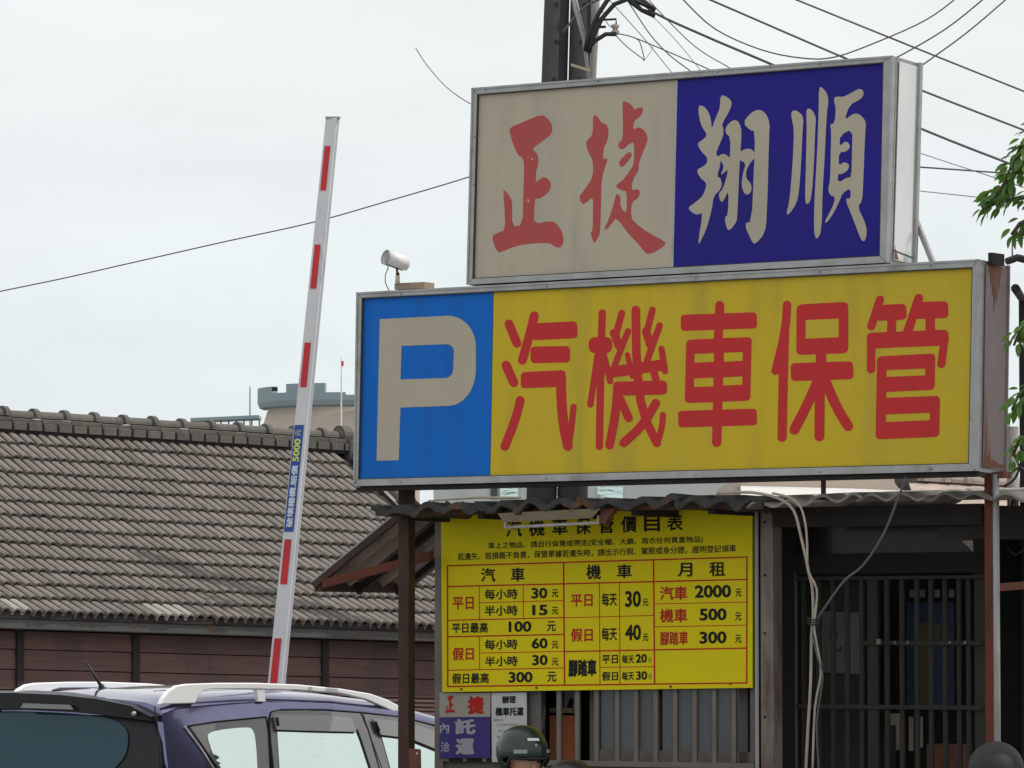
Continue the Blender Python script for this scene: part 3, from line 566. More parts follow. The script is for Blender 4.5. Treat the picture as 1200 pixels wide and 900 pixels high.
for x in (1066, 1078, 1095, 1112): m.prism([bp(x, 691, GO - .345), bp(x + 6, 691, GO - .345), bp(x + 6, 700, GO - .345), bp(x, 700, GO - .345)], BK * .002)
m.build('pale_marks', M['booth_bar'], ps, org=ORG[ps.name])
for x0, x1, y0, y1 in ((1042.5, 1053.5, 836, 879), (1065, 1070, 840, 880), (1076, 1081, 840, 876)):
    m = MB(); m.prism([bp(x, y, GO - .5) for x, y in [(x0, y0), (x1, y0), (x1, y1), (x0, y1)]], BK * .004)
    m.build('carton', M['camera_cream'] if x0 < 1050 else M['paper_cream'], label={1042.5: 'widest pale carton low behind the gate bars', 1065: 'narrow pale carton in the middle behind the gate bars', 1076: 'narrow pale carton nearest the poster foot behind the gate'}[x0], cat='carton')
for k, (x0, x1, y0, y1, mt_, lb_) in enumerate([(1012, 1036, 850, 905, 'wood_dark', 'dark taupe crate on the floor left of the pale cartons behind the gate'), (1086, 1126, 872, 905, 'rust', 'rusty brown crate below the blue poster behind the gate'), (945, 990, 842, 905, 'wood_dark', 'blackish crate below the dim paper sheet behind the gate')]):
    tag(wallbox('crate', x0, y0, x1, y1, GO - .3 - .05 * k, .12, M[mt_], parent=None), lb_, 'crate')
# bay side, and a cream patch painted as the light gap at top right
wallbox('bay_side', 1141, 604, 1153, 900, GO, 0.05, M['dark_metal'], ground=True)
m = MB(); m.prism([bp(x, y, GO - .045) for x, y in [(1127, 634), (1140, 633), (1141, 649), (1135, 641)]], BK * .006); m.build('light_gap_patch', M['camera_cream'], booth)

# ---- price board
W_ = B.shifted(0.02)
bd = thing('price_board', bp(700, 808), 'yellow price table board with black and red writing below the fluorescent lamp', 'notice board')
BPl = B.shifted(0.03)
m = MB(); m.prism([BPl.pt(*p) for p in [(516.7, 604.5), (881.7, 593.5), (881.7, 806), (518.3, 811)]], BK * 0.012); m.build('panel', M['board_yellow'], bd)
def t_px(src, x, y):
    ox, oy, s = {'A': (510, 590, 6.316), 'B': (690, 590, 6.0), 'C': (510, 700, 6.316), 'D': (690, 700, 6.0), 'P': (0, 0, 1.0)}[src]
    return ox + x / s, oy + y / s, s
def T(body, src, x0, x1, yc, h, red=False, bold=0.022, space=1.0, yc2=None):
    a = t_px(src, x0, yc); b = t_px(src, x1, yc2 if yc2 is not None else yc - (x1 - x0) * 0.018)
    mb = MB(); put_text(mb, BPl, body, a[0], a[1], b[0], b[1], h / a[2], 0.0015, bold, space)
    mb.build('lettering', M['ink_red'] if red else M['ink_black'], bd)
for k_, ch_ in enumerate('汽機車保管價目表'):
    xc_ = 602 + 27 * k_; T(ch_, 'P', xc_ - 9.3, xc_ + 9.3, 619.6 - k_ * 1.02, 19.5, yc2=619.3 - k_ * 1.02)
T('車上之物品，請自行保管或帶走(安全帽、大鎖、雨衣任何貴重物品)', 'P', 572, 823.5, 640, 8.8, yc2=632.3, bold=0.012)
T('若遺失、毀損概不負責，保管單據若遺失時，請出示行照、駕照或身分證，證明登記領車', 'P', 536, 862.5, 652.6, 8.8, yc2=642.6, bold=0.012)
for a in [('汽', 'A', 338, 445, 530, 105), ('車', 'A', 560, 662, 527, 105), ('平日', 'A', 128, 285, 740, 95, True), ('每小時', 'A', 365, 610, 673, 78), ('30', 'A', 712, 830, 665, 80, False, .032), ('元', 'A', 862, 910, 665, 58),
          ('半小時', 'C', 365, 610, 100, 78), ('15', 'C', 718, 832, 95, 78, False, .032), ('元', 'C', 862, 910, 100, 55), ('平日最高', 'C', 123, 390, 228, 78), ('100', 'C', 543, 712, 218, 80, False, .032), ('元', 'C', 826, 892, 215, 75),
          ('每小時', 'C', 365, 610, 350, 76), ('60', 'C', 714, 832, 342, 78, False, .032), ('元', 'C', 862, 912, 352, 55), ('假日', 'C', 128, 286, 420, 96, True), ('半小時', 'C', 368, 610, 475, 75), ('30', 'C', 718, 832, 465, 78, False, .032), ('元', 'C', 862, 912, 478, 55),
          ('假日最高', 'C', 125, 397, 602, 78), ('300', 'C', 543, 720, 592, 80, False, .032), ('元', 'C', 830, 896, 588, 75), ('平日', 'A', 1003, 1165, 720, 92, True), ('假日', 'C', 1003, 1166, 280, 98, True),
          ('腳踏車', 'P', 666, 699, 783, 20.4, False, .04), ('機', 'P', 687, 704.3, 670.3, 17.5), ('車', 'B', 197, 302, 478, 100), ('月', 'B', 625, 728, 467, 98), ('租', 'B', 847, 958, 462, 104),
          ('每天', 'B', 90, 198, 675, 95), ('30', 'B', 255, 366, 672, 115, False, .03), ('元', 'B', 378, 418, 695, 52), ('汽車', 'B', 500, 692, 633, 98, True), ('2000', 'B', 745, 1000, 620, 90, False, .032), ('元', 'B', 1030, 1073, 628, 58),
          ('機車', 'D', 500, 692, 130, 98, True), ('500', 'D', 778, 968, 122, 86, False, .032), ('元', 'D', 1028, 1073, 135, 58), ('腳踏車', 'D', 500, 697, 289, 98, True), ('300', 'D', 778, 968, 284, 86, False, .032), ('元', 'D', 1028, 1073, 292, 58),
          ('每天', 'D', 90, 198, 258, 95), ('40', 'D', 255, 366, 248, 112, False, .03), ('元', 'D', 380, 418, 282, 52), ('平日', 'D', 92, 205, 437, 62), ('每天', 'D', 232, 318, 435, 62), ('20', 'D', 330, 408, 430, 62, False, .032), ('元', 'D', 416, 440, 442, 34, False, .0),
          ('假日', 'D', 92, 205, 555, 64), ('每天', 'D', 232, 318, 553, 62), ('30', 'D', 333, 410, 550, 62, False, .032), ('元', 'D', 418, 440, 558, 34, False, .0)]: T(*a)
def rule(x0, y0, x1, y1, w_):
    d = Vector((x1 - x0, y1 - y0)).normalized() * (w_ / 2); nx, ny = -d.y, d.x
    m = MB(); m.add([BPl.pt(x, y, 0.001 + 0.0003 * (abs(x1 - x0) < 4)) for x, y in [(x0 - d.x + nx, y0 - d.y + ny), (x1 + d.x + nx, y1 + d.y + ny), (x1 + d.x - nx, y1 + d.y - ny), (x0 - d.x - nx, y0 - d.y - ny)]], [(0, 1, 2, 3)]); m.build('ruled_line', M['ink_red'], bd)
for a in [(524.2, 663.1, 875.3, 652.8, 1.7), (524.6, 804.5, 875, 800.3, 1.7), (524.2, 663.1, 524.6, 804.5, 1.7), (875.3, 652.8, 875, 800.3, 1.7), (660.4, 659, 661.5, 801.5, 1.7), (765.8, 656, 767, 801, 1.7), (524.4, 687.4, 875, 679, 1.7),
          (561.5, 686.5, 561.7, 726, .9), (561.8, 746, 561.9, 784.5, .9), (613, 685, 613.3, 724.5, .9), (561.5, 706.4, 660.6, 703.7, .9), (524.6, 727, 660.8, 723.7, 1.3), (524.6, 746.2, 661, 743.5, 1.6), (561.8, 765.2, 661, 763.3, .9),
          (524.6, 785.5, 661.2, 782.7, 1.1), (661, 724, 766, 721.2, .9), (661, 763.6, 875, 759.5, 1.6), (702.3, 683.5, 703, 801, .9), (725.8, 682.5, 726.5, 801, .9), (703, 782, 767, 781.3, .9), (766.2, 707.8, 875, 705.5, .9), (766.6, 734.7, 875, 732.5, .9)]: rule(*a)
for x, y in ((541, 607), (787, 599), (857, 597), (541, 807.5), (629, 806), (786, 804.5), (856, 801)):
    m = MB(); c = BPl.pt(x, y); m.tube([c, c + NF * 0.006], 0.006, 6); m.build('screw', M['rust'], bd)
# ---- notices under the board
def notice(name, pts, mt, label, items, off=0.012):
    P_ = B.shifted(off); m = MB(); m.prism([P_.pt(*p) for p in pts], BK * 0.004); o = m.build(name, mt, label=label, cat='notice')
    for body, x0, x1, yc, h, mk, bold in items:
        mb = MB(); put_text(mb, P_, body, x0, yc, x1, yc - .3, h, 0.001, bold); mb.build('lettering', M[mk], o, org=ORG[o.name])
    return o
M['poster_navy'] = mat('navy_notice', (0.030, 0.018, 0.17), 0.5)
M['faded_white'] = mat('faded_white_lettering', (0.36, 0.36, 0.40), 0.6)
M['ink_grey'] = mat('faint_grey_lettering', (0.20, 0.20, 0.20), 0.6)
nb = notice('shop_notice', [(515, 812), (574.5, 812), (574.5, 840), (515, 840.5)], M['paper_cream'], 'greyish notice with two brushed red characters above the navy one', [])
for (ox, oy, sc, lps) in ((518.2, 811.8, 22.5, [[(143, 178), (230, 142), (312, 108), (345, 128), (368, 160), (370, 200), (355, 222), (310, 255), (262, 292), (285, 305), (298, 345), (292, 385), (283, 410), (283, 470), (300, 452), (325, 436), (350, 450), (366, 480), (350, 520), (320, 543), (300, 553), (280, 550), (276, 600), (272, 688), (365, 668), (400, 690), (425, 735), (430, 785), (412, 812), (385, 808), (358, 787), (290, 786), (180, 800), (100, 835), (82, 835), (68, 810), (50, 748), (85, 732), (122, 718), (118, 600), (110, 510), (120, 508), (150, 545), (159, 575), (157, 700), (213, 692), (217, 530), (222, 375), (213, 335), (190, 325), (165, 270), (145, 205)]]),):
    Q = Print(B.shifted(0.0125), 519.5, 811.5, 30.0)
    for lp_ in lps: Q.shape([[(x * .95, y * .88) for x, y in lp_]], 0.0065)
    Q.mb.build('lettering', M['ink_red'], nb, org=ORG[nb.name])
mb = MB(); put_text(mb, B.shifted(0.0125), '捷', 548, 826.5, 567, 826, 21, 0.001, .05); mb.build('lettering', M['ink_red'], nb, org=ORG[nb.name])
notice('shop_notice', [(515, 840.8), (574.5, 840.3), (574.5, 888), (515, 888.5)], M['poster_navy'], 'navy notice with pale characters hung below the greyish red lettered one',
       [('內', 515.5, 526.5, 853.5, 12, 'faded_white', .02), ('託', 533, 557.5, 851.5, 18, 'faded_white', .05), ('洽', 516.5, 527, 875.5, 12, 'faded_white', .02), ('運', 534, 556, 875, 19, 'faded_white', .05)], 0.011)
notice('paper_notice', [(575.8, 812), (617, 811.5), (617.5, 893), (576.5, 893)], M['paper_white'], 'white paper notice with black characters above the green helmet',
       [('辦理', 588.5, 604.5, 820, 9, 'ink_black', .04), ('機車托運', 580.5, 613.5, 834, 10, 'ink_black', .04), ('機車托運', 578, 589, 844, 2.6, 'ink_grey', 0), ('日月年元時分', 582, 606, 849.5, 3, 'ink_grey', 0), ('每日每天', 584, 600, 856.5, 3, 'ink_grey', 0), ('每天', 582, 592, 863.5, 3, 'ink_grey', 0)], 0.010)

# ---- booth roof: corrugated sheets side by side
def corr_sheet(pxa, pxb, y_a, y_b, off0, depth, rise, mt, name='roof_sheet', amp=0.017, per=0.175, thick=0.014, ragged=0.006, parent=booth, seg=10):
    P_ = B.shifted(off0); a = P_.pt(pxa, y_a); b = P_.pt(pxb, y_b); Lg = (b - a).length; n = max(8, int(Lg / per * seg)); mb = MB(); rows = 5
    for j in range(rows + 1):
        d = depth * j / rows
        for k in range(n + 1):
            s_ = k / n; p = a.lerp(b, s_); h = amp * (1 + .5 * noise.noise(p * 3)) * math.sin(2 * PI * (s_ * Lg + pxa * 0.013) / per + .9 * noise.noise(p * 2.3)) + .012 * noise.noise(p * 1.7)
            r1 = noise.noise(p * 9 + V(0, 0, j)) * ragged
            q = p + BK * d + Z * (h + rise * d + r1)
            if j == 0: q += BK * noise.noise(p * 14) * 0.03
            mb.v += [q, q - Z * (thick + abs(noise.noise(p * 17)) * ragged * 2)]
    st = 2 * (n + 1)
    for j in range(rows):
        for k in range(n):
            i = j * st + 2 * k
            mb.f.append((i, i + 2, i + st + 2, i + st)); mb.f.append((i + 1, i + st + 1, i + st + 3, i + 3))
    for k in range(n): i = 2 * k; mb.f.append((i, i + 1, i + 3, i + 2))
    for j in range(rows):
        i = j * st; mb.f.append((i, i + st, i + st + 1, i + 1)); i += 2 * n; mb.f.append((i, i + 1, i + st + 1, i + st))
    return mb.build(name, mt, parent, smooth=False)
edges = [(434, 560, 596, 589.5), (556, 680, 590.5, 587), (676, 795, 587.5, 584.5), (791, 892, 585.5, 583)]
for k, (x0, x1, ya, yb) in enumerate(edges): corr_sheet(x0, x1, ya, yb, 0.52 + 0.008 * (k % 2), 1.02, 0.012, M['sheet'], ragged=0.014, thick=0.026)
for k, (x0, x1, ya, yb) in enumerate([(874, 952, 590, 585), (915, 1010, 583, 581), (1005, 1085, 581.5, 580.5), (1080, 1165, 580.5, 578.5), (1160, 1240, 578.5, 582)]):
    corr_sheet(x0, x1, ya, yb, (0.50, .40, .36, .36, .36)[k], 1.5, 0.03 if k == 0 else 0.045, M['sheet_light'] if k != 3 else M['tile'], amp=0.016, per=0.17, thick=0.012, ragged=0.004)
# fascia board under sheets and rafters
Fp = B.shifted(0.44)
def plank(x0, y0, x1, y1, h, T_, mt, name, P_=Fp, parent=booth):
    a = P_.pt(x0, y0); b = P_.pt(x1, y1); m = MB(); m.hexa([a - Z * h, b - Z * h, b - Z * h + BK * T_, a - Z * h + BK * T_, a, b, b + BK * T_, a + BK * T_]); return m.build(name, mt, parent)
plank(440, 599.5, 886, 589, 0.022, 0.03, M['rust'], 'fascia_board')
plank(905, 594, 1150, 590, 0.10, 0.03, M['wood_dark'], 'fascia_board', B.shifted(0.1))
plank(1100, 592, 1240, 593, 0.16, 0.03, M['wood_dark'], 'fascia_board', B.shifted(0.05))
for x in (470, 560, 650, 740, 830, 895):
    a = Fp.pt(x, 603 - (x - 440) * .022) - Z * 0.012; m = MB(); m.bar(a + BK * .03, a + BK * .98, U * 0.02, Z * 0.02); m.build('rafter', M['wood_dark'], booth)
# loose branch / wire on the roof edge
m = MB(); m.tube([Fp.pt(500, 590, .05), Fp.pt(510, 586, .05), Fp.pt(560, 583, .05), Fp.pt(610, 583, .05)], 0.006, 5); m.build('roof_wire', M['wire_white'], booth)
# fluorescent lamp
lampP = B.shifted(0.46)
lamp = thing('fluorescent_lamp', lampP.pt(645, 615), 'rust spotted cream fluorescent batten hanging over the top of the price board', 'lamp')
m = MB(); m.hexa([lampP.pt(590, 612, -.02), lampP.pt(694, 607, -.02), lampP.pt(694, 607, -.08), lampP.pt(590, 612, -.08), lampP.pt(583, 601.5, .05), lampP.pt(704, 595.5, .05), lampP.pt(704, 595.5, -.1), lampP.pt(583, 601.5, -.1)]); m.build('reflector', M['lamp_cream'], lamp)
m = MB(); m.tube([lampP.pt(594, 618, -.03), lampP.pt(701, 612.5, -.03)], 0.0085, 10); m.build('tube', M['tube_glass'], lamp, smooth=True)
for x, y in ((593, 617.5), (702, 612)):
    m = MB(); c = lampP.pt(x, y - 3, -.03); m.box(c, U * .006, BK * .010, Z * .022); m.build('lamp_holder', M['lamp_cream'], lamp)
m = MB(); m.prism([lampP.pt(*p) for p in [(703, 596), (722, 595), (712, 607), (708, 615), (705, 612)]], BK * .04); m.build('bracket', M['rust'], lamp)

# ---- lean-to canopy on the left side
CA = B.shifted(0.10); A0 = CA.pt(367, 684); B0 = CA.pt(474, 597); B0 = A0.lerp(B0, 1.08)
can = thing('lean_to_canopy', V(A0.x, A0.y, A0.z), 'rusty corrugated lean-to canopy sloping down at the left of the booth', 'canopy')
mb = MB(); n = 66; Ld = 0.85; sl_ = (B0 - A0); nrm = sl_.cross(BK).normalized(); nrm = nrm if nrm.z > 0 else -nrm
for k in range(n + 1):
    d = Ld * k / n; h = 0.03 * math.sin(2 * PI * d / 0.15)
    for s_ in (0, 1):
        p = A0 + BK * d + sl_ * s_ + nrm * h; mb.v += [p, p - nrm * 0.006]
for k in range(n):
    i = 4 * k; mb.f += [(i, i + 2, i + 6, i + 4), (i + 1, i + 5, i + 7, i + 3), (i, i + 4, i + 5, i + 1)]
mb.build('corrugated_sheet', M['sheet_brown'], can)
m = MB(); m.bar(A0 - nrm * .012, B0 - nrm * .012, BK * 0.012, nrm * 0.016); m.build('verge_strip', M['post_brown'], can)
m = MB(); m.bar(A0 + nrm * .010, B0 + nrm * .010, BK * 0.013, nrm * 0.004); m.build('verge_cap', M['conduit'], can)
m = MB(); m.bar(A0 + sl_ * .02 - nrm * .03, A0 + BK * Ld + sl_ * .02 - nrm * .03, U * 0.02, Z * 0.025); m.build('eave_beam', M['post_brown'], can)
m = MB(); m.bar(A0 + U * .07 - Z * .0, CA.pt(506, 651), BK * 0.015, Z * 0.022); m.build('strut', M['rust_red'], can)
for k in range(1, 3):
    m = MB(); p = A0 + BK * (0.36 * k) - nrm * .045; m.bar(p, p + sl_, BK * .015, nrm * .02); m.build('rafter', M['wood_dark'], can)

# ================================================================== CABLES hanging at the booth
def cable(name, pts, r, mt, label, cat='cable', group=None, seg=6, sub=3):
    P = pts; Q = []
    for i in range(len(P) - 1):
        p0 = P[max(i - 1, 0)]; p1 = P[i]; p2 = P[i + 1]; p3 = P[min(i + 2, len(P) - 1)]
        for k in range(sub):
            t = k / sub; Q.append(0.5 * ((2 * p1) + (p2 - p0) * t + (2 * p0 - 5 * p1 + 4 * p2 - p3) * t * t + (3 * p1 - p0 - 3 * p2 + p3) * t ** 3))
    Q.append(P[-1]); m = MB(); m.tube(Q, r, seg); return m.build(name, mt, label=label, cat=cat, group=group, smooth=True)
HC = B.shifted(0.58)
def hp(l, P_=HC): return [P_.pt(*p) for p in l]
cable('hanging_cable', hp([(840, 578), (880, 577), (912, 584), (930, 598), (938, 626), (944, 652), (948, 672), (952, 690), (953, 722), (951, 745), (950, 800), (947, 850), (944, 910)]), 0.0075, M['wire_white'], 'thick pale cable looping over the roof edge, its bundle tied halfway down')
cable('hanging_cable', hp([(905, 578), (925, 583), (938, 594), (944, 615), (946, 640), (947, 668), (957, 690), (956, 715), (954, 735), (958, 760), (962, 790), (955, 830), (952, 910)], HC.shifted(.02)), 0.006, M['wire_white'], 'thinner pale cable hanging beside the thick one and swinging right at the tie')
cable('hanging_cable', hp([(1062, 560), (1052, 585), (1036, 625), (1012, 662), (990, 680), (968, 710), (957, 728), (953, 745)], HC.shifted(.01)), 0.006, M['wire'], 'dark cable running diagonally from the parking sign down to the tied bundle')
cable('hanging_cable', hp([(952, 745), (958, 770), (964, 790), (962, 812), (957, 850), (960, 910)], HC.shifted(.03)), 0.004, M['wire'], 'thin dark cable dangling below the tied cable bundle')
m = MB()
for k in range(3): m.tube([HC.pt(946, 724 + k * 3, .03), HC.pt(953, 727 + k * 3, .045), HC.pt(961, 724 + k * 3, .03)], 0.004, 5)
m.build('cable_tie', M['black'], label='dark tie wound round the pale hanging cables', cat='cable tie')

# ================================================================== CCTV
cb = Plane(SP.o - SP.n * 0.10, U, Z)
cr_ = thing('security_camera', cb.pt(480, 338), 'cream bullet security camera on a stained block atop the blue end of the sign', 'camera')
m = MB(); a = cb.pt(462, 339.5); b = cb.pt(497.5, 338); h = Z * 0.034; m.hexa([a, b, b + BK * .09, a + BK * .09, a + h, b + h, b + BK * .09 + h, a + BK * .09 + h]); m.build('block', M['brick_cream'], cr_, bevel=0.003)
c1 = cb.pt(464.5, 303.5) + NF * 0.075; c2 = cb.pt(472, 309) - NF * 0.015; ax = (c2 - c1).normalized()
m = MB(); m.tube([c1, c1 + ax * 0.003, c2, c2 + ax * 0.018], [0.026, 0.029, 0.033, 0.026], 18); m.build('barrel', M['white'], cr_, smooth=True)
m = MB(); sidev = ax.cross(Z).normalized(); upv = sidev.cross(ax).normalized()
for p in (c1 - ax * .014, c2 + ax * .01):
    for j in range(17):
        g_ = math.radians(-65 + 310 * j / 16); rr = sidev * math.cos(g_) + upv * math.sin(g_); m.v += [p + rr * 0.036, p + rr * 0.039]
for j in range(16):
    a = 2 * j; b = 34 + 2 * j; m.f += [(a, a + 2, b + 2, b), (a + 1, b + 1, b + 3, a + 3), (a, a + 1, a + 3, a + 2), (b, b + 2, b + 3, b + 1)]
m.build('sunshield', M['white'], cr_, smooth=True)
m = MB(); p = c1 - ax * .015
m.tube([p + (sidev * math.cos(g_) + upv * math.sin(g_)) * .038 for g_ in [math.radians(-60 + 300 * j / 20) for j in range(21)]], .003, 6); m.build('shield_edge', M['conduit'], cr_, smooth=True)
m = MB(); m.tube([c1 - ax * .003, c1 - ax * .001], 0.021, 14); m.build('lens', M['conduit'], cr_)
m = MB(); a = cb.pt(466, 333); b = cb.pt(466, 323); m.tube([a, a.lerp(b, .9), b], [0.013, 0.012, 0.009], 10); m.build('stem', M['camera_cream'], cr_, smooth=True)
m = MB(); m.ball(b + Z * .008, 0.011, 10, 6); m.tube([b + Z * .005, c1.lerp(c2, .5) - Z * .02], 0.006, 8); m.build('ball_joint', M['rust'], cr_, smooth=True)
m = MB(); m.tube([c1 + NF * .02 - Z * .02, cb.pt(455, 314), cb.pt(451.5, 322), cb.pt(451.5, 331), cb.pt(456, 341)], 0.0028, 6); m.build('lead', M['wire'], cr_, smooth=True)

# ================================================================== BARRIER ARM
BD = 27.0
AP = Plane(at(356, 470, BD), V(0.96, -0.28, 0), Z)
def cx(y): return 390 - 0.0993 * (y - 138)
def hwid(y): return 8.2 + (y - 138) / 662 * 2.2
base = AP.pt(cx(1150), 1150); base = V(base.x, base.y, 0)
bar = thing('barrier_arm', base, 'raised white boom barrier arm with red tapes and a blue warning label', 'barrier')
yb_ = 1000
def ap(fr, y, off=0.0): return AP.pt(cx(y) - hwid(y) + 2 * hwid(y) * fr, y, off)
m = MB(); tk = BK.lerp(V(.28, .96, 0), 1.0) * 0.045
# profile: main face + chamfered lit edge at right
pl = []
for y in (138, yb_):
    pl.append([ap(0.0, y), ap(0.78, y, 0.004), ap(0.84, y, -.004), ap(0.99, y, -.010), ap(1.0, y, -.03), ap(.9, y, -.05), ap(0.0, y, -.05)])
nP = len(pl[0]); m.v = pl[0] + pl[1]; m.f = [tuple(range(nP)), tuple(nP + i for i in reversed(range(nP)))] + [(i, nP + i, nP + (i + 1) % nP, (i + 1) % nP) for i in range(nP)]
m.build('boom', M['arm_grey'], bar)
m = MB(); m.hexa([ap(-.03, 139.5, .004), ap(1.03, 139.5, .0), ap(1.03, 139.5, -.055), ap(-.03, 139.5, -.055), ap(-.03, 136.5, .004), ap(1.03, 136.5, .0), ap(1.03, 136.5, -.055), ap(-.03, 136.5, -.055)]); m.build('end_cap', M['conduit'], bar)
for y0, y1 in ((171, 223), (286.5, 338), (401.5, 453.5), (632, 684.5), (748, 801)):
    m = MB(); m.add([ap(.12, y1, .006), ap(.52, y1, .006), ap(.52, y0, .006), ap(.12, y0, .006)], [(0, 1, 2, 3)]); m.build('red_tape', M['tape_red'], bar)
m = MB(); m.add([ap(.03, 623, .006), ap(.60, 623, .006), ap(.60, 498, .006), ap(.03, 498, .006)], [(0, 1, 2, 3)]); m.build('warning_label', M['label_blue'], bar)
def vtext(body, ya, yb, mt, f0=.12, f1=.50, bold=.03):
    vs, fs = text_mesh(body, bold, 1.0); mb = MB()
    nv = NVT.get((body, bold, 1.0), len(vs) + 1)
    mb.add([ap(f1 - (f1 - f0) * b_, ya + (yb - ya) * a_, .0075 + .00012 * (i // nv)) for i, (a_, b_) in enumerate(vs)], fs); mb.build('lettering', mt, bar)
vtext('破壞柵欄.賠償', 618, 545, M['label_white']); vtext('5000', 541, 514, M['label_yellow'], .10, .50, .04); vtext('元', 511, 503, M['label_yellow'], .14, .46, .0)
m = MB(); b0 = V(base.x + .10, base.y - .06, 0); m.hexa([b0 + V(-.2, -.15, 0), b0 + V(.2, -.15, 0), b0 + V(.2, .15, 0), b0 + V(-.2, .15, 0), b0 + V(-.2, -.15, .95), b0 + V(.2, -.15, .95), b0 + V(.2, .15, .95), b0 + V(-.2, .15, .95)]); m.build('motor_cabinet', M['conduit'], bar, bevel=0.02)
m = MB(); pz = ap(.5, yb_ - 40); m.tube([V(pz.x, pz.y + .12, pz.z), V(pz.x, pz.y - .03, pz.z)], 0.06, 14); m.tube([V(pz.x, pz.y + .05, pz.z), V(pz.x, pz.y + .05, .9)], 0.03, 8); m.build('pivot', M['alu'], bar)

# ================================================================== HOUSE WITH TILED ROOF
PSI = math.radians(40); HD = 43.0
R_ = V(math.cos(PSI), math.sin(PSI), -0.023).normalized(); Fh = V(math.sin(PSI), -math.cos(PSI), 0)
RID = at(0, 503.5, HD)            # where the tiles meet the ridge at the picture's edge
house = thing('tiled_house', V(RID.x, RID.y, 0), 'old low house with grey cement tiled roof and red-brown board wall behind the car', 'house')
LC = 0.268; NC = 13; TW = 0.212
xg = at(405, 505, HD + 2.4)
# ridge length to the gable: solve for screen x=402
def proj(p):
    d = p - EYEV; zf = d.dot(FW); return 600 + F_PX * d.dot(RT) / zf, 450 - F_PX * d.dot(UP) / zf
Lr = 0
while proj(RID + R_ * Lr)[0] < 404: Lr += 0.02
prof = [V(0, 0, 0)]
for k in range(NC): 
    pch = math.radians(34.0 - 7.5 * k / (NC - 1)); prof.append(prof[-1] + Fh * (LC * math.cos(pch)) - Z * (LC * math.sin(pch)))
# tile mesh: local x along ridge, y down slope, z normal
def tile_mesh():
    mb = MB(); pr_ = []; nr = 2
    for r in range(nr):
        x0 = r * TW / nr; wv = TW / nr
        pr_ += [(x0, 0.0), (x0 + wv * .22, -0.022), (x0 + wv * .28, 0.024), (x0 + wv * .5, 0.040), (x0 + wv * .90, 0.028), (x0 + wv * .96, -0.022)]
    pr_.append((TW, 0.0)); n_ = len(pr_); th = 0.018
    for y, lift in ((0.0, 0.0), (LC + 0.03, 0.027)):
        for x, z in pr_: mb.v.append(V(x, y, z * (.7 if y == 0 else 1) + lift))
    for x, z in pr_: mb.v.append(V(x, LC + .03, z + .027 - th))
    for i in range(n_ - 1):
        mb.f += [(i, n_ + i, n_ + i + 1, i + 1), (n_ + i, 2 * n_ + i, 2 * n_ + i + 1, n_ + i + 1)]
    me = bpy.data.meshes.new('roof_tile'); me.from_pydata(mb.v, [], mb.f); me.materials.append(M['tile']); return me
tme = tile_mesh()
M['tile_pale'] = mat('bleached_replacement_tile', (0.33, 0.31, 0.285), 0.85, scale=9, bump=0.4)
tme_pale = tme.copy(); tme_pale.materials.clear(); tme_pale.materials.append(M['tile_pale'])
cells = []
for k in range(NC):
    a = RID + prof[k]; ydir = (prof[k + 1] - prof[k]).normalized(); zdir = R_.cross(-ydir); zdir = -zdir if zdir.z < 0 else zdir
    j0 = -30; j1 = int(Lr / TW)
    for j in range(j0, j1):
        o_ = a + R_ * (j * TW)
        x, y = proj(o_ + ydir * .15)
        if x < -60 or x > 560: continue
        vis = -5 < x < 520 and not (x > 425 and y < 560)
        cells.append((0 if vis else 1, (o_ - V(0, 0, 0)).length, o_ + R_ * random.uniform(-.004, .004) + ydir * random.uniform(-.010, .010), ydir, zdir, random.uniform(-.016, .016)))
cells.sort(key=lambda c: (c[0], c[1]))
def tmat(c):
    o_, yd, zd, tw = c[2], c[3], c[4], c[5]
    xd = R_; zd2 = xd.cross(yd).normalized()
    if zd2.z < 0: zd2 = -zd2
    yd2 = (yd + zd2 * tw).normalized(); mtx = Matrix((xd, yd2, zd2)).transposed().to_4x4(); mtx.translation = o_ - ORG[house.name]; return mtx
rest = MB()
for i, c in enumerate(cells):
    if i < 296:
        px_, py_ = proj(c[2] + c[3] * .2)
        pale = (175 < px_ < 200 and 716 < py_ < 742) or (-8 < px_ < 24 and 708 < py_ < 732)
        o = bpy.data.objects.new('roof_tile', tme_pale if pale else tme); C.objects.link(o); o.parent = house; o.matrix_local = tmat(c)
    else:
        mt_ = tmat(c); rest.add([mt_ @ v.co + ORG[house.name] for v in tme.vertices], [tuple(p.vertices) for p in tme.polygons])
if rest.v: rest.build('roof_tiles', M['tile'], house, kind='stuff')
m = MB(); m.bar(RID - R_ * 5 + Z * .02, RID + R_ * (Lr - .03) + Z * .02, Fh * .11, Z * .05); m.build('ridge_core', M['under'], house)
# underlay slab (both slopes)
mb = MB(); ext0 = -5.0; ext1 = Lr
for sgn in (1, -1):
    k0 = len(mb.v)
    for k in range(NC + 1):
        p = prof[k]; p = p if sgn == 1 else V(-p.x, -p.y, p.z)
        for e_ in (ext0, ext1): mb.v.append(RID + p + R_ * e_ - Z * 0.012)
    for k in range(NC):
        i = k0 + 2 * k; mb.f.append((i, i + 2, i + 3, i + 1) if sgn == 1 else (i, i + 1, i + 3, i + 2))
mb.build('roof_deck', M['under'], house)
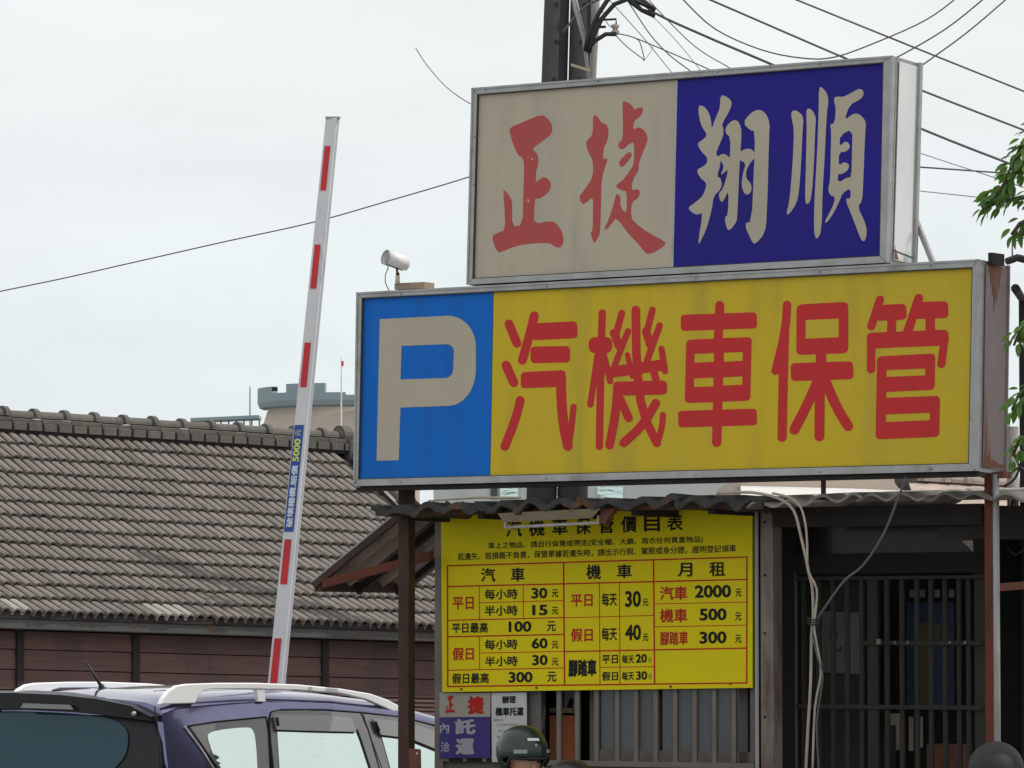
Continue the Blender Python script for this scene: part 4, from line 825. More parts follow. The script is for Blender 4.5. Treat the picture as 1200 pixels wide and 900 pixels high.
# ridge tiles
def ridge_piece(p, q, r, collar, mt, name, parent, up=Z):
    ax_ = (q - p).normalized(); sd = ax_.cross(up).normalized(); u_ = sd.cross(ax_).normalized()
    m = MB(); st = [(p, r * 1.42), (p + ax_ * 0.05, r * 1.42), (p + ax_ * 0.055, r), (q, r * .97)] if collar else [(p, r), (q, r)]
    for c_, r_ in st:
        for j in range(9):
            g_ = PI * j / 8; m.v.append(c_ + sd * math.cos(g_) * r_ + u_ * math.sin(g_) * r_ * 1.0)
    for i in range(len(st) - 1):
        for j in range(8): a = i * 9 + j; m.f.append((a, a + 9, a + 10, a + 1))
    m.f.append(tuple(range(9))); m.f.append(tuple(reversed(range((len(st) - 1) * 9, len(st) * 9))))
    return m.build(name, mt, parent)
CS = 0.335
rz = 0.125
nn = int((Lr - .1) / CS) + 2
for k in range(-3, nn):
    s0 = k * CS + .06; s1 = min(s0 + CS, Lr - .06)
    if s1 - s0 < .08: continue
    j_ = random.uniform(-.004, .004)
    ridge_piece(RID + R_ * s1 + Z * (rz + j_), RID + R_ * s0 + Z * (rz + j_), 0.066, True, M['tile_dark'], 'ridge_cap', house)
    m = MB(); a = RID + R_ * (s0 + .004) + Z * (0.092 + j_); b = RID + R_ * (s1 - .004) + Z * (.092 + j_); m.bar(a, b, Fh * 0.10, Z * 0.021); m.build('ridge_course_tile', M['tile_dark'], house, bevel=0.006)
    for h_ in (0, 1):
        a = RID + R_ * (s0 + .005 + h_ * CS / 2) + Z * .034; b = RID + R_ * (s0 + (h_ + 1) * CS / 2 - .020) + Z * .034; m = MB(); m.bar(a, b, Fh * 0.135, Z * 0.036); m.build('ridge_course_tile', M['tile_dark'], house, bevel=0.005)
# gable end piece
ge = RID + R_ * (Lr - .04)
m = MB(); m.tube([ge + Z * .145 - R_ * .05, ge + Z * .145 + R_ * .06], 0.105, 18); m.build('ridge_end_roll', M['tile_dark'], house)
m = MB(); m.bar(ge + Z * .0 - R_ * .02, ge + Z * .0 + R_ * .05, Fh * .15, Z * .1); m.build('ridge_end_block', M['tile_dark'], house, bevel=.01)
for k in range(7):
    a = RID + R_ * (Lr + 0.04) + prof[k]; b = RID + R_ * (Lr + 0.04) + prof[k + 1]
    ridge_piece(b + Z * .05, a + Z * .05, 0.075, True, M['tile_dark'], 'verge_tile', house)
# eave fascia, gutter, wall
ev = RID + prof[NC]
m = MB(); m.bar(ev + R_ * ext0 - Z * .012 + Fh * .0, ev + R_ * Lr - Z * .012, Fh * .02, Z * .028); m.build('eave_board', M['wood_dark'], house)
m = MB(); m.bar(ev + R_ * ext0 - Z * .085 - Fh * .03, ev + R_ * Lr - Z * .085 - Fh * .03, Fh * .035, Z * .045); m.build('gutter', M['fascia'], house, bevel=.01)
OVH = 0.20
wl = ev - Fh * OVH
wz = wl.z - .10
m = MB(); m.bar(wl + R_ * ext0 - Fh * .12 - Z * 1.3, wl + R_ * (Lr) - Fh * .12 - Z * 1.3, Fh * .04, Z * 1.35); m.build('wall', M['wood_dark'], house)
for s0 in (ext0 + .01,):
    pass
pxs = [-250, -110, 20, 157, 378, 600]
def wall_s(px):
    s = ext0
    while proj(wl + R_ * s - Z * .3)[0] < px and s < Lr: s += .02
    return s
cuts = [wall_s(x) for x in pxs]
for i in range(len(cuts)):
    s = cuts[i]
    if 0 < i: 
        p = wl + R_ * s; m = MB(); m.bar(V(p.x, p.y, 0), V(p.x, p.y, p.z - .05), R_ * .035, Fh * .04); m.build('wall_post', M['wood_dark'], house)
    if i == 0: continue
    s0, s1 = cuts[i - 1] + .035, cuts[i] - .035
    if s1 - s0 < .1: continue
    z_ = -.14; hs = [.16, .17, .17] + [.038] * 7 + [.17] * 8
    for h_ in hs:
        m = MB(); a = wl + R_ * s0 + Z * (z_ - h_ / 2); b = wl + R_ * s1 + Z * (z_ - h_ / 2); g2 = min(.008, h_ * .12)
        # lapped board: bottom proud
        e1 = Fh * .018; e2 = Fh * .006
        m.hexa([a - Fh * .02 - Z * (h_ / 2 - g2), b - Fh * .02 - Z * (h_ / 2 - g2), b + e1 - Z * (h_ / 2 - g2), a + e1 - Z * (h_ / 2 - g2), a - Fh * .02 + Z * h_ / 2, b - Fh * .02 + Z * h_ / 2, b + e2 + Z * h_ / 2, a + e2 + Z * h_ / 2])
        m.build('siding_board', M['wood_red'], house); z_ -= h_

# ================================================================== CAR
ld = V(0.66, 0.751, 0).normalized(); wd = V(-ld.y, ld.x, 0)      # length (to the front), across (to the far side)
K = at(187, 840, 24.2); KL = 0.42
C0 = K - ld * .14 - wd * (KL * (K.z - .98)); C0 = V(C0.x, C0.y, 0)
def cp(X, Wd, z): return C0 + ld * X + wd * Wd + Z * z
car = thing('parked_car', cp(2.2, .9, 0), 'dark blue parked car with silver roof rails in front of the tiled house', 'car')
def lerpt(tab, x):
    for (a, va), (b, vb) in zip(tab, tab[1:]):
        if x <= b: t = max(0, (x - a) / (b - a)); t = t * t * (3 - 2 * t) * .4 + t * .6; return va + (vb - va) * t
    return tab[-1][1]
ZE = [(0, 1.455), (.3, 1.49), (.9, 1.512), (1.4, 1.495), (1.93, 1.445), (2.3, 1.375), (2.7, 1.24), (3.3, 1.0), (3.6, .93), (4.2, .84), (4.5, .62)]
WID = 1.78
mb = MB(); sts = [0, .1, .25, .45, .7, .95, 1.2, 1.45, 1.7, 1.95, 2.15, 2.35, 2.55, 2.75, 3.0, 3.3, 3.6, 3.9, 4.2, 4.4, 4.5]
def ring(X):
    ze = lerpt(ZE, X); up = .085 if X < 3.0 else .05; belt = min(.98, ze - .01); ins = KL * (ze - belt) + (0 if X < 4.2 else (X - 4.2) * .5)
    half = [(.06 + ins * .0, .28), (.0, .45), (-.015, .75), (0, belt)]
    if X >= 4.2: half = [(h[0] + (X - 4.2) * .5, min(h[1], ze)) for h in half]
    half += [(ins * .5, belt + (ze - belt) * .5), (ins, ze), (ins + .012, ze + up * .28), (ins + .05, ze + up * .55), (ins + .13, ze + up * .78), (ins + .28, ze + up * .93), (ins + .5, ze + up * 1.05)]
    full = half + [(WID / 2, ze + up * 1.12)] + [(WID - a, b) for a, b in reversed(half)]
    sl_r = 0
    out_ = []
    for a, b in full:
        xx = X
        if X < .3: xx = X + (.3 * max(0, b - .98)) * (1 - X / .3) + (abs(a - WID / 2) / (WID / 2)) ** 4 * .05 * (1 - X / .3)
        out_.append(cp(xx, a, b))
    return out_
rings = [ring(x) for x in sts]; nr = len(rings[0])
for r in rings: mb.v += r
for i in range(len(sts) - 1):
    for j in range(nr - 1): a = i * nr + j; mb.f.append((a, a + nr, a + nr + 1, a + 1))
mb.f.append(tuple(range(nr))); mb.f.append(tuple(reversed(range((len(sts) - 1) * nr, len(sts) * nr))))
mb.build('body', M['paint'], car, smooth=True).modifiers.new('e', 'EDGE_SPLIT').split_angle = math.radians(38)
vS = (Z + wd * KL).normalized(); CSP = Plane(cp(0, 0, .98), ld, vS); CSP = Plane(CSP.o, CSP.u, CSP.v)
def side_poly(name, pts, off, mt, T=.003):
    m = MB(); m.prism([CSP.pt(x, y, off) for x, y in pts], -CSP.n * T); return m.build(name, mt, car)
def side_line(name, pts, r, mt, off=.002):
    m = MB(); m.tube([CSP.pt(x, y, off) for x, y in pts], r, 5); return m.build(name, mt, car)
LO = 960
side_poly('window_surround', [(221.5, 850.5), (250, 846.5), (311, 840.5), (314, 843), (316, 900), (319, LO), (300, LO), (258, 905)], .003, M['trim'])
side_poly('quarter_window', chaikin([(243, 857), (290, 851.5), (297, 855), (300, 870), (302, 905), (303, 940), (282, 940), (262, 905), (250, 885), (244, 868)], 2), .007, M['car_glass'])
side_line('window_seal', [(262, 910), (240, 878), (221, 850.5), (250, 846), (312, 840), (315, 856), (318, 910)], .0045, M['gloss_black'], .006)
side_line('chrome_seal', [(216, 851), (236, 878), (258, 912)], .006, M['alu'], .006)
side_poly('rear_door_frame', [(316.5, 836), (322, 833), (360, 832.5), (424, 836), (433, 860), (448, 905), (466, LO), (330, LO), (322, 905), (318, 870)], .004, M['trim'])
side_poly('rear_door_glass', [(324.5, 850), (375, 850), (416, 853), (420, 862), (434, 905), (450, LO), (332, LO), (328, 905)], .0075, M['car_glass'])
side_line('window_seal', [(418, 855), (423, 868), (436, 908), (444, 935)], .007, M['gloss_black'], .009)
side_poly('rear_rain_visor', [(321, 839), (325, 837.5), (380, 838), (412, 841), (418, 857.5), (370, 856.5), (325, 855), (323.5, 850)], .022, M['visor'], .010)
m = MB(); m.tube([CSP.pt(324.5, 841, .024), CSP.pt(326, 850, .024)], .008, 8); m.build('visor_clip', M['gloss_black'], car)
side_poly('front_door_frame', [(426, 836.5), (470, 841), (512, 852), (545, 872), (580, 905), (610, LO), (470, LO), (450, 905), (434, 862)], .0035, M['trim'])
side_poly('front_door_glass', [(446, 858), (475, 860), (512, 872), (540, 890), (560, 905), (590, LO), (480, LO), (459, 905)], .0075, M['car_glass'])
side_poly('front_rain_visor', [(437, 842.5), (445, 843), (480, 847), (512, 857), (545, 880), (540, 890), (512, 878), (480, 865), (447, 861)], .022, M['visor'], .010)
m = MB(); m.tube([CSP.pt(440, 845.5, .024), CSP.pt(444.5, 857, .024)], .008, 8); m.build('visor_clip', M['gloss_black'], car)
side_line('door_seam', [(320, 910), (316.5, 870), (314.5, 845), (318, 834), (330, 831.6), (380, 831.5), (425, 834.8), (470, 840), (510, 850), (545, 868)], .0045, M['gloss_black'], .003)
side_line('door_seam', [(423, 835), (432, 856), (447, 908)], .003, M['gloss_black'], .006)
# roof rails
for far in (0, 1):
    wv = wd * (.205 + far * 1.14); RP = Plane(cp(0, .205, 1.5), ld, Z)
    outl = [(188, 825.5), (192, 817.5), (199, 809), (208, 803.5), (220, 801.5), (260, 800.2), (300, 800.2), (350, 802.2), (400, 807), (435, 813), (455, 820), (470, 828), (487, 838.5), (478, 839), (460, 833.5), (448, 828), (430, 820), (400, 812.8), (350, 809), (300, 807.6), (262, 807.6), (246, 808), (238, 810.5), (232, 817), (229, 824.3)]
    m = MB(); pts = [RP.pt(*p) + wd * (1.14 * far) for p in outl]; m.prism(pts, wd * .032); m.build('roof_rail', M['chrome'], car, bevel=.006)
    m = MB(); m.prism([RP.pt(*p) + wd * (1.14 * far + .005) for p in [(302, 807), (310.5, 807), (312, 822), (303.5, 822)]], wd * .03); m.build('rail_foot', M['chrome'], car)
# roof ribs
def roof_z(x, wq):
    q = min(wq, WID - wq); f_ = 1.12
    for (a_, va), (b_, vb) in zip([(.3, .7), (.35, .78), (.50, .93), (.72, 1.05)], [(.35, .78), (.50, .93), (.72, 1.05), (.89, 1.12)]):
        if a_ <= q <= b_: f_ = va + (vb - va) * (q - a_) / (b_ - a_)
    return lerpt(ZE, x) + .085 * f_
for wq in (.42, .56, 1.22, 1.36):
    m = MB(); m.tube([cp(x, wq, roof_z(x, wq) - .004) for x in (.45, .7, .95, 1.2, 1.45, 1.7, 1.95)], .007, 6); m.build('roof_rib', M['paint'], car, smooth=True)
# rear hatch
vR = (Z + ld * .3).normalized(); uR = -wd; HP = Plane(cp(0.02, 0, .98), uR, vR)
def rear_poly(name, pts, off, mt, T=.004):
    m = MB(); m.prism([HP.pt(x, y, off) for x, y in pts], -HP.n * T); return m.build(name, mt, car)
rear_poly('hatch_surround', [(-66, 838), (-50, 828), (150, 832), (180, 843), (186, 870), (188, 960), (-70, 960)], .010, M['gloss_black'], .02)
rear_poly('rear_window', chaikin([(-52, 838), (-40, 834), (20, 833), (90, 836), (125, 841), (143, 848), (150, 858), (150, 872), (147, 886), (135, 900), (118, 915), (-40, 915), (-55, 880)], 2), .016, M['rear_glass'])
side_line('hatch_seam', [(181, 828), (184, 845), (187, 870), (190, 910)], .004, M['gloss_black'], .003)
m = MB()
top = [(-60, 822), (-30, 815.5), (25, 815), (78, 817.5), (120, 822), (160, 830), (184, 843)]
btm = [(-60, 838), (-30, 833), (25, 832.5), (78, 835), (120, 839), (160, 844), (183, 847)]
A = [HP.pt(x, y, .02) + HP.n * .05 for x, y in top]; Bq = [HP.pt(x, y, .02) + HP.n * .03 for x, y in btm]; A2 = [p + ld * .14 + Z * .012 for p in A]; B2 = [p + ld * .10 for p in Bq]
n_ = len(A); m.v = A + Bq + A2 + B2
for i in range(n_ - 1): m.f += [(i, n_ + i, n_ + i + 1, i + 1), (i, i + 1, 2 * n_ + i + 1, 2 * n_ + i), (n_ + i, 3 * n_ + i, 3 * n_ + i + 1, n_ + i + 1)]
m.f += [(0, 2 * n_, 3 * n_, n_), (n_ - 1, 2 * n_ - 1, 4 * n_ - 1, 3 * n_ - 1)]
m.build('spoiler', M['gloss_black'], car)
rear_poly('brake_lamp', [(27, 824), (82, 826), (86, 831.5), (24, 829.5)], .078, M['trim'], .006)
m = MB(); c = HP.pt(157, 836.5, .075); m.ball(c, .014, 8, 6); m.build('washer_jet', M['alu'], car, smooth=True)
an = at(120, 811, 24.95)
m = MB(); m.ball(an, (.035, .05, .03), 12, 8); m.tube([an, an + Z * .04 - ld * .01], [.022, .014], 8); m.build('antenna_base', M['gloss_black'], car, smooth=True)
m = MB(); m.tube([an + Z * .02, at(113, 795, 24.95), at(100, 774, 24.9)], [.010, .0085, .005], 8); m.build('antenna', M['black'], car, smooth=True)
for X in (.85, 3.55):
    for sd in (0, 1):
        c = cp(X, .10 + sd * (WID - .2), .34); wh = MB(); wh.tube([c - wd * .1, c + wd * .1], .34, 24); w_o = wh.build('wheel', M['black'], car)
        r_ = MB(); r_.tube([c - wd * .108, c + wd * .108], .21, 16); rm = r_.build('rim', M['alu'], w_o, org=ORG[w_o.name])

# ================================================================== PEOPLE ON SCOOTERS
def rider(px, ytop, wpx, Y, front, hm, label, face=True, decals=True):
    s = F_PX / Y; R0 = wpx / s / 2; top = at(px, ytop, Y); hc = top - Z * (R0 * 1.0); f = V(*front, 0).normalized(); sd = f.cross(Z)
    root = thing('person', V(hc.x - f.x * .1, hc.y - f.y * .1, 0), label, 'person')
    # body (one continuous skinned mesh, seated with feet on the ground)
    hz = hc.z; pel = V(hc.x, hc.y, hz - .66) - f * .12; pel.z = max(.62, hz - .70)
    pts = [pel, pel + Z * .22 + f * .02, V(hc.x, hc.y, hz - .27) - f * .06, V(hc.x, hc.y, hz - .19) - f * .03, hc - Z * .06 - f * .01, hc + Z * .03]; rad = [.15, .13, .14, .055, .075, .085]
    eg = [(0, 1), (1, 2), (2, 3), (3, 4), (4, 5)]
    for q in (-1, 1):
        k = len(pts); sh = pts[2] + sd * .17 * q; pts += [sh, sh + f * .10 - Z * .24 + sd * .05 * q, sh + f * .36 - Z * .30 + sd * .04 * q, sh + f * .44 - Z * .30 + sd * .02 * q]; rad += [.065, .047, .036, .03]
        eg += [(2, k), (k, k + 1), (k + 1, k + 2), (k + 2, k + 3)]
        k = len(pts); hp_ = pel + sd * .10 * q; pts += [hp_, hp_ + f * .40 + sd * .06 * q + Z * .02, V(hp_.x, hp_.y, .10) + f * .36 + sd * .1 * q, V(hp_.x, hp_.y, .04) + f * .52 + sd * .1 * q]; rad += [.10, .07, .045, .035]
        eg += [(0, k), (k, k + 1), (k + 1, k + 2), (k + 2, k + 3)]
    org = ORG[root.name]; me = bpy.data.meshes.new('body'); me.from_pydata([p - org for p in pts], eg, []); me.materials.append(M['jacket'])
    ob = bpy.data.objects.new('body', me); C.objects.link(ob); ob.parent = root
    sk = ob.modifiers.new('skin', 'SKIN'); sk.use_smooth_shade = True; ob.modifiers.new('sub', 'SUBSURF').levels = 1
    for i, r in enumerate(rad): me.skin_vertices[0].data[i].radius = (r, r)
    me.skin_vertices[0].data[0].use_root = True
    m = MB(); m.ball(hc - Z * .045 + f * .018, (.078, .092, .112), 20, 14); m.build('face', M['skin'], root, smooth=True)
    fc = hc + f * .105 - Z * .06
    m = MB(); m.ball(fc - Z * .015, (.012, .014, .02), 8, 6); m.build('nose', M['skin'], root, smooth=True)
    for q in (-1, 1):
        m = MB(); m.ball(fc + sd * .032 * q + Z * .012 - f * .012, (.014, .009, .008), 8, 6); m.build('eye', M['hair'], root, smooth=True)
    m = MB(); m.bar(fc - Z * .055 - sd * .022 - f * .012, fc - Z * .055 + sd * .022 - f * .012, Z * .004, f * .005); m.build('mouth', M['tape_red'], root)
    m = MB(); m.ball(hc - Z * .01 - f * .004, (.088, .097, .10), 18, 12, keep=lambda v: v.z > .03 or v.dot(f) < -.02); m.build('hair', M['hair'], root, smooth=True)
    hr = R0
    m = MB()
    m.ball(hc, (hr, hr * 1.08, hr * 1.0), 40, 28, keep=lambda v: v.z > -hr * .9 and not (v.dot(f) > .18 * hr and v.z < -.18 * hr - .12 * (v.dot(f) - .2 * hr)) and v.z > -.75 * hr)
    h = m.build('helmet', hm, root, smooth=True); so = h.modifiers.new('s', 'SOLIDIFY'); so.thickness = .012
    # rim band around the opening
    m = MB(); pts2 = []
    for k in range(25):
        g_ = math.radians(-72 + 144 * k / 24); d = f * math.cos(g_) + sd * math.sin(g_); zz = -.16 * hr - .12 * (math.cos(g_) * hr - .2 * hr) - (.5 * hr * max(0, (abs(g_) - 1.0)) * 3)
        rr = math.sqrt(max(.01, 1 - (zz / hr) ** 2)) * hr * 1.03; pts2.append(hc + d * rr + Z * zz)
    m.tube(pts2, .008, 6); m.build('helmet_rim', M['black'], root, smooth=True)
    if decals:
        def patch(a0, z0, w_, h_, mt, nm):
            m = MB(); n2 = 6
            for k in range(n2 + 1):
                g_ = a0 + (k / n2 - .5) * w_
                for zz in (z0 - h_ / 2, z0 + h_ / 2):
                    d = f * math.cos(g_) + sd * math.sin(g_); rr = math.sqrt(1 - zz * zz) * hr * 1.035; m.v.append(hc + V(d.x * rr, d.y * rr * 1.08, zz * hr * 1.02))
            for k in range(n2): m.f.append((2 * k, 2 * k + 2, 2 * k + 3, 2 * k + 1))
            m.build(nm, mt, root, smooth=True)
        patch(.06, .46, .55, .10, M['label_white'], 'white_badge'); patch(-.80, .02, .55, .12, M['conduit'], 'vent'); patch(.62, .02, .5, .14, M['teal'], 'vent')
        m = MB(); d = f; m.ball(hc + d * hr * .99 + Z * hr * .24, .009, 8, 6); m.build('rivet', M['alu'], root, smooth=True)
        m = MB(); m.tube([hc - sd * hr * 1.0 - f * hr * .2 - Z * hr * .1, hc - sd * hr * 1.06 - f * hr * .3 - Z * hr * .5, hc - sd * hr * .95 - f * hr * .2 - Z * hr * 1.0], .012, 6); m.build('strap', M['conduit'], root, smooth=True)
    # scooter
    s0 = V(root.location.x, root.location.y, 0) - f * .05
    sc_ = thing('scooter', s0, '', 'scooter')
    for kk, fx in ((0, -.45), (1, .75)):
        m = MB(); c = s0 + f * fx + Z * .24; m.tube([c - sd * .045, c + sd * .045], .24, 20); m.build('wheel', M['black'], sc_)
    m = MB(); m.tube([s0 - f * .72 + Z * .62, s0 - f * .4 + Z * .62, s0 + f * .0 + Z * .52, s0 + f * .1 + Z * .35], [.08, .15, .15, .1], 12); m.build('rear_body', hm, sc_, smooth=True)
    m = MB(); m.box(s0 - f * .22 + Z * .66, f * .34, sd * .13, Z * .035); m.build('seat', M['black'], sc_, bevel=.03)
    m = MB(); m.box(s0 + f * .3 + Z * .28, f * .25, sd * .15, Z * .03); m.build('footboard', M['black'], sc_, bevel=.01)
    m = MB(); m.tube([s0 + f * .72 + Z * .28, s0 + f * .55 + Z * .6, s0 + f * .48 + Z * .92], [.09, .14, .06], 10); m.build('front_shield', hm, sc_, smooth=True)
    m = MB(); m.tube([s0 + f * .44 + Z * .95 - sd * .3, s0 + f * .48 + Z * .97, s0 + f * .44 + Z * .95 + sd * .3], .015, 8); m.build('handlebar', M['black'], sc_, smooth=True)
    return root, sc_
r1, s1 = rider(612, 849.5, 62, 22.6, (.52, -.85), M['green_helmet'], 'person in glossy dark green helmet below the white paper notice'); s1['label'] = 'scooter under the rider in the green helmet'
r2, s2 = rider(669, 889.5, 62, 22.9, (.6, -.8), M['black_helmet'], 'person in plain blackish helmet beside the green helmeted rider', decals=False); s2['label'] = 'scooter under the rider beside the green helmeted one'
r3, s3 = rider(1167, 868.5, 66, 20.5, (.3, -.95), M['black'], 'person in black helmet at the foot of the red rusted post', decals=False); s3['label'] = 'scooter under the rider at the red rusted post'

# ================================================================== UTILITY POLES AND WIRES
UD = 42.0
def upole(xt, xb, wt, wb, label):
    a = at(xt, -60, UD); b = at(xb, 730, UD); d = (b - a).normalized(); t = -(a.z) / d.z; foot = a + d * t
    root = thing('utility_pole', foot, label, 'utility pole', 'paired concrete utility poles behind the signs')
    r0 = wt / 2 / (F_PX / UD); r1 = wb / 2 / (F_PX / UD)
    m = MB(); m.tube([foot, a], [r1 * 1.1, r0], 24); m.build('shaft', M['pole'], root, smooth=True)
    for k in range(9):
        y = 8 + k * 44; p = a + (b - a) * ((y + 60) / 790); m = MB(); c = p + V(random.uniform(-.03, .03), -r0 * 1.02, 0); m.tube([c, c + V(0, -.012, 0)], .022, 8); m.build('step_hole', M['black'], root)
    return root
u1 = upole(654.5, 630, 29, 36, 'left one of the paired dark concrete utility poles'); u2 = upole(684.5, 668, 29, 36, 'right one of the paired poles, carrying the insulator arm')
PX_ = lambda x, y, Y=UD - .4: at(x, y, Y)
m = MB(); m.tube([PX_(697, -60, UD - .05), PX_(696, 20, UD - .05), PX_(690, 130, UD - .05), PX_(680, 400, UD - .05)], .05, 8); m.build('side_conduit', M['concrete'], u2, smooth=True)
m = MB(); m.tube([PX_(668, -20), PX_(674, 10), PX_(684, 45), PX_(686, 60), PX_(690, 95)], .018, 6); m.tube([PX_(670, -20), PX_(678, 12), PX_(687, 50)], .012, 6); m.build('riser_cable', M['conduit'], u2, smooth=True)
m = MB(); m.bar(PX_(669, 76), PX_(692, 83), Z * .012, V(0, .02, 0)); m.build('band', M['lamp_cream'], u2)
m = MB(); m.tube([PX_(699, 23.5), PX_(722, 22.5), PX_(722, 30)], .010, 6); m.tube([PX_(699, 31.5), PX_(710, 31.5)], .012, 6); m.build('insulator_arm', M['black'], u2)
m = MB(); c = PX_(721, 35); m.tube([c + Z * .05, c + Z * .04, c + Z * .015, c, c - Z * .015, c - Z * .04, c - Z * .05], [.02, .04, .03, .022, .04, .03, .015], 12); m.build('insulator', M['porcelain'], u2, smooth=True)
WG = 'overhead wires by the paired poles'
def wire(pts, r, mt, label, Y=UD - .4, Y2=None):
    n = len(pts); Y2 = Y2 or Y
    cable('overhead_wire', [at(x, y, Y + (Y2 - Y) * i / (n - 1)) for i, (x, y) in enumerate(pts)], r, mt, label, 'wire', WG, seg=5, sub=4)
wire([(-60, 354), (0, 341.5), (75, 326), (150, 309), (260, 284), (365, 261), (450, 237), (551, 207), (640, 176)], 0.0062, M['wire'], 'long sagging wire crossing the sky at left behind the barrier arm', 46, 42)
wire([(487, 56), (500, 76), (520, 99), (540, 115), (560, 126)], 0.0048, M['wire_thin'], 'short thin loose wire in the sky left of the upper sign', 42)
wire([(660, 38), (690, 5), (740, -8), (765, 14), (830, 44), (903, 75), (1082, 152), (1186, 193), (1260, 222)], 0.0122, M['wire'], 'thick cable leaving the pole head and passing behind the upper sign')
wire([(800, -14), (833, 0), (990, 68), (1083, 107), (1191, 149), (1260, 176)], 0.0102, M['wire'], 'straight cable entering at the top and emerging high right of the upper sign')
wire([(900, -14), (934, 0), (1060, 51), (1200, 107), (1260, 131)], 0.0088, M['wire'], 'uppermost straight cable crossing the top right corner')
wire([(780, -24), (801, 0), (838, 34), (891, 58), (939, 68), (978, 67), (1031, 48), (1084, 24), (1118, 0), (1140, -20)], 0.0068, M['wire'], 'slack wire sagging in a wide bowl above the upper sign')
wire([(1030, 76), (1057, 64), (1108, 34), (1151, 0), (1170, -18)], 0.0068, M['wire'], 'wire rising right from the top corner of the upper sign', 40)
wire([(1060, 92), (1084, 74), (1132, 39), (1178, 0), (1200, -20)], 0.0068, M['wire'], 'rightmost wire rising from behind the white end panel', 40)
wire([(700, -16), (714, 0), (752, 42), (787, 85), (800, 102)], 0.0041, M['wire_thin'], 'thinnest wire dropping steeply nearest the poles')
wire([(705, 10), (712, 28), (722, 34)], 0.0041, M['wire_thin'], 'short jumper between the pole and the insulator')
wire([(735, 0), (744, 14), (763, 42), (785, 65), (806, 81), (820, 92)], 0.0054, M['wire'], 'wire falling steeply from the cable joint to the sign top')
wire([(758, 12), (790, 45), (815, 75), (830, 95)], 0.0034, M['wire_thin'], 'faint thin wire between the steeply falling wires')
wire([(752, -10), (775, 16), (815, 55), (854, 79), (880, 95)], 0.0048, M['wire'], 'wire falling right beside the thick cable')
wire([(722, 39), (740, 43), (765, 53), (800, 68), (828, 80), (850, 92)], 0.0054, M['wire'], 'wire running right from the insulator to the sign top')
wire([(722, 42), (735, 55), (752, 68), (755, 70), (750, 50), (745, 45)], 0.0048, M['wire'], 'short wire with a dangling loop under the insulator')
wire([(755, 70), (762, 62), (765, 54)], 0.0027, M['wire_thin'], 'small pale loop end right of the dangling wire')
wire([(1060, 196), (1080, 196), (1181, 203), (1260, 207)], 0.0068, M['wire'], 'nearly level wire right of the white end panel', 38)
wire([(1060, 172), (1080, 180), (1174, 211), (1260, 240)], 0.0041, M['wire_thin'], 'thin wire crossing the level one right of the end panel', 38)
wire([(1060, 221), (1080, 224), (1175, 234), (1260, 242)], 0.0041, M['wire_thin'], 'lowest thin wire right of the end panel', 38)
for a in ([(686, 60), (690, 40), (702, 15), (712, 0), (722, -12)], [(690, 62), (694, 45), (705, 22), (720, 5), (738, -2), (762, 8)], [(688, 58), (697, 48), (710, 40), (722, 40)]):
    m = MB(); m.tube([PX_(x, y, UD - .5) for x, y in a], .022, 6); m.build('service_cable', M['black'], u2, smooth=True)
m = MB(); m.tube([PX_(738, 0, UD - .5), PX_(752, 12, UD - .5), PX_(768, 18, UD - .5)], [.03, .02, .03], 6); m.tube([PX_(738, -4, UD - .5), PX_(756, 2, UD - .5), PX_(768, 12, UD - .5)], .02, 6); m.build('cable_joint', M['black'], u2, smooth=True)

# ================================================================== TREE at right
def leaf_mesh():
    m = MB(); L_ = 1.0; w_ = .21
    ys = [0, .15, .35, .6, .85, 1.0]; ws = [.02, .14, .21, .19, .09, .0]
    for y, w2 in zip(ys, ws): m.v += [V(-w2, y, w2 * .35 - .1 * y * y), V(0, y, -.1 * y * y), V(w2, y, w2 * .35 - .1 * y * y)]
    for i in range(5): a = 3 * i; m.f += [(a, a + 1, a + 4, a + 3), (a + 1, a + 2, a + 5, a + 4)]
    me = bpy.data.meshes.new('leaf'); me.from_pydata(m.v, [], m.f); me.materials.append(M['leaf']); me.polygons.foreach_set('use_smooth', [True] * len(me.polygons)); return me
lme = leaf_mesh()
TY = 20.6
tb = at(1450, 700, TY); tree = thing('leafy_tree', V(tb.x, tb.y, 0), 'green broad leaved tree reaching in at the right edge beside the signs', 'tree')
tp = [V(tb.x, tb.y, 0), at(1445, 500, TY), at(1430, 300, TY), at(1460, 100, TY), at(1500, -40, TY), at(1530, -160, TY)]
m = MB(); m.tube(tp, [.14, .11, .09, .07, .05, .03], 12); m.build('trunk', M['bark'], tree, smooth=True)
def put_leaf(p, d, size, roll=0):
    d = d.normalized(); s_ = d.cross(Z); s_ = s_.normalized() if s_.length > .1 else V(1, 0, 0); nz_ = s_.cross(d)
    R3 = Matrix((s_, d, nz_)).transposed(); R3 = R3 @ Matrix.Rotation(roll, 3, 'Y'); mt_ = (R3 * size).to_4x4(); mt_.translation = p - ORG[tree.name]
    return mt_
def branch(pts, n, size, spread, dirb, seed):
    random.seed(seed); P3 = [at(x, y, TY + dz) for x, y, dz in pts]
    m = MB(); m.tube(P3, [.018 - .012 * i / (len(P3) - 1) for i in range(len(P3))], 6); m.build('branch', M['bark'], tree, smooth=True)
    for k in range(n):
        t = (k + .5) / n * (len(P3) - 1); i = min(int(t), len(P3) - 2); p = P3[i].lerp(P3[i + 1], t - i)
        ax_ = (P3[i + 1] - P3[i]).normalized(); rv = V(random.gauss(0, 1), random.gauss(0, 1), random.gauss(-.25, .8)).normalized()
        d = (ax_ * .9 + rv * spread + V(*dirb)).normalized(); q = p + rv * .03
        o = bpy.data.objects.new('leaf', lme); C.objects.link(o); o.parent = tree; o.matrix_local = put_leaf(q, d, size * random.uniform(.75, 1.2), random.uniform(-1.0, 1.0))
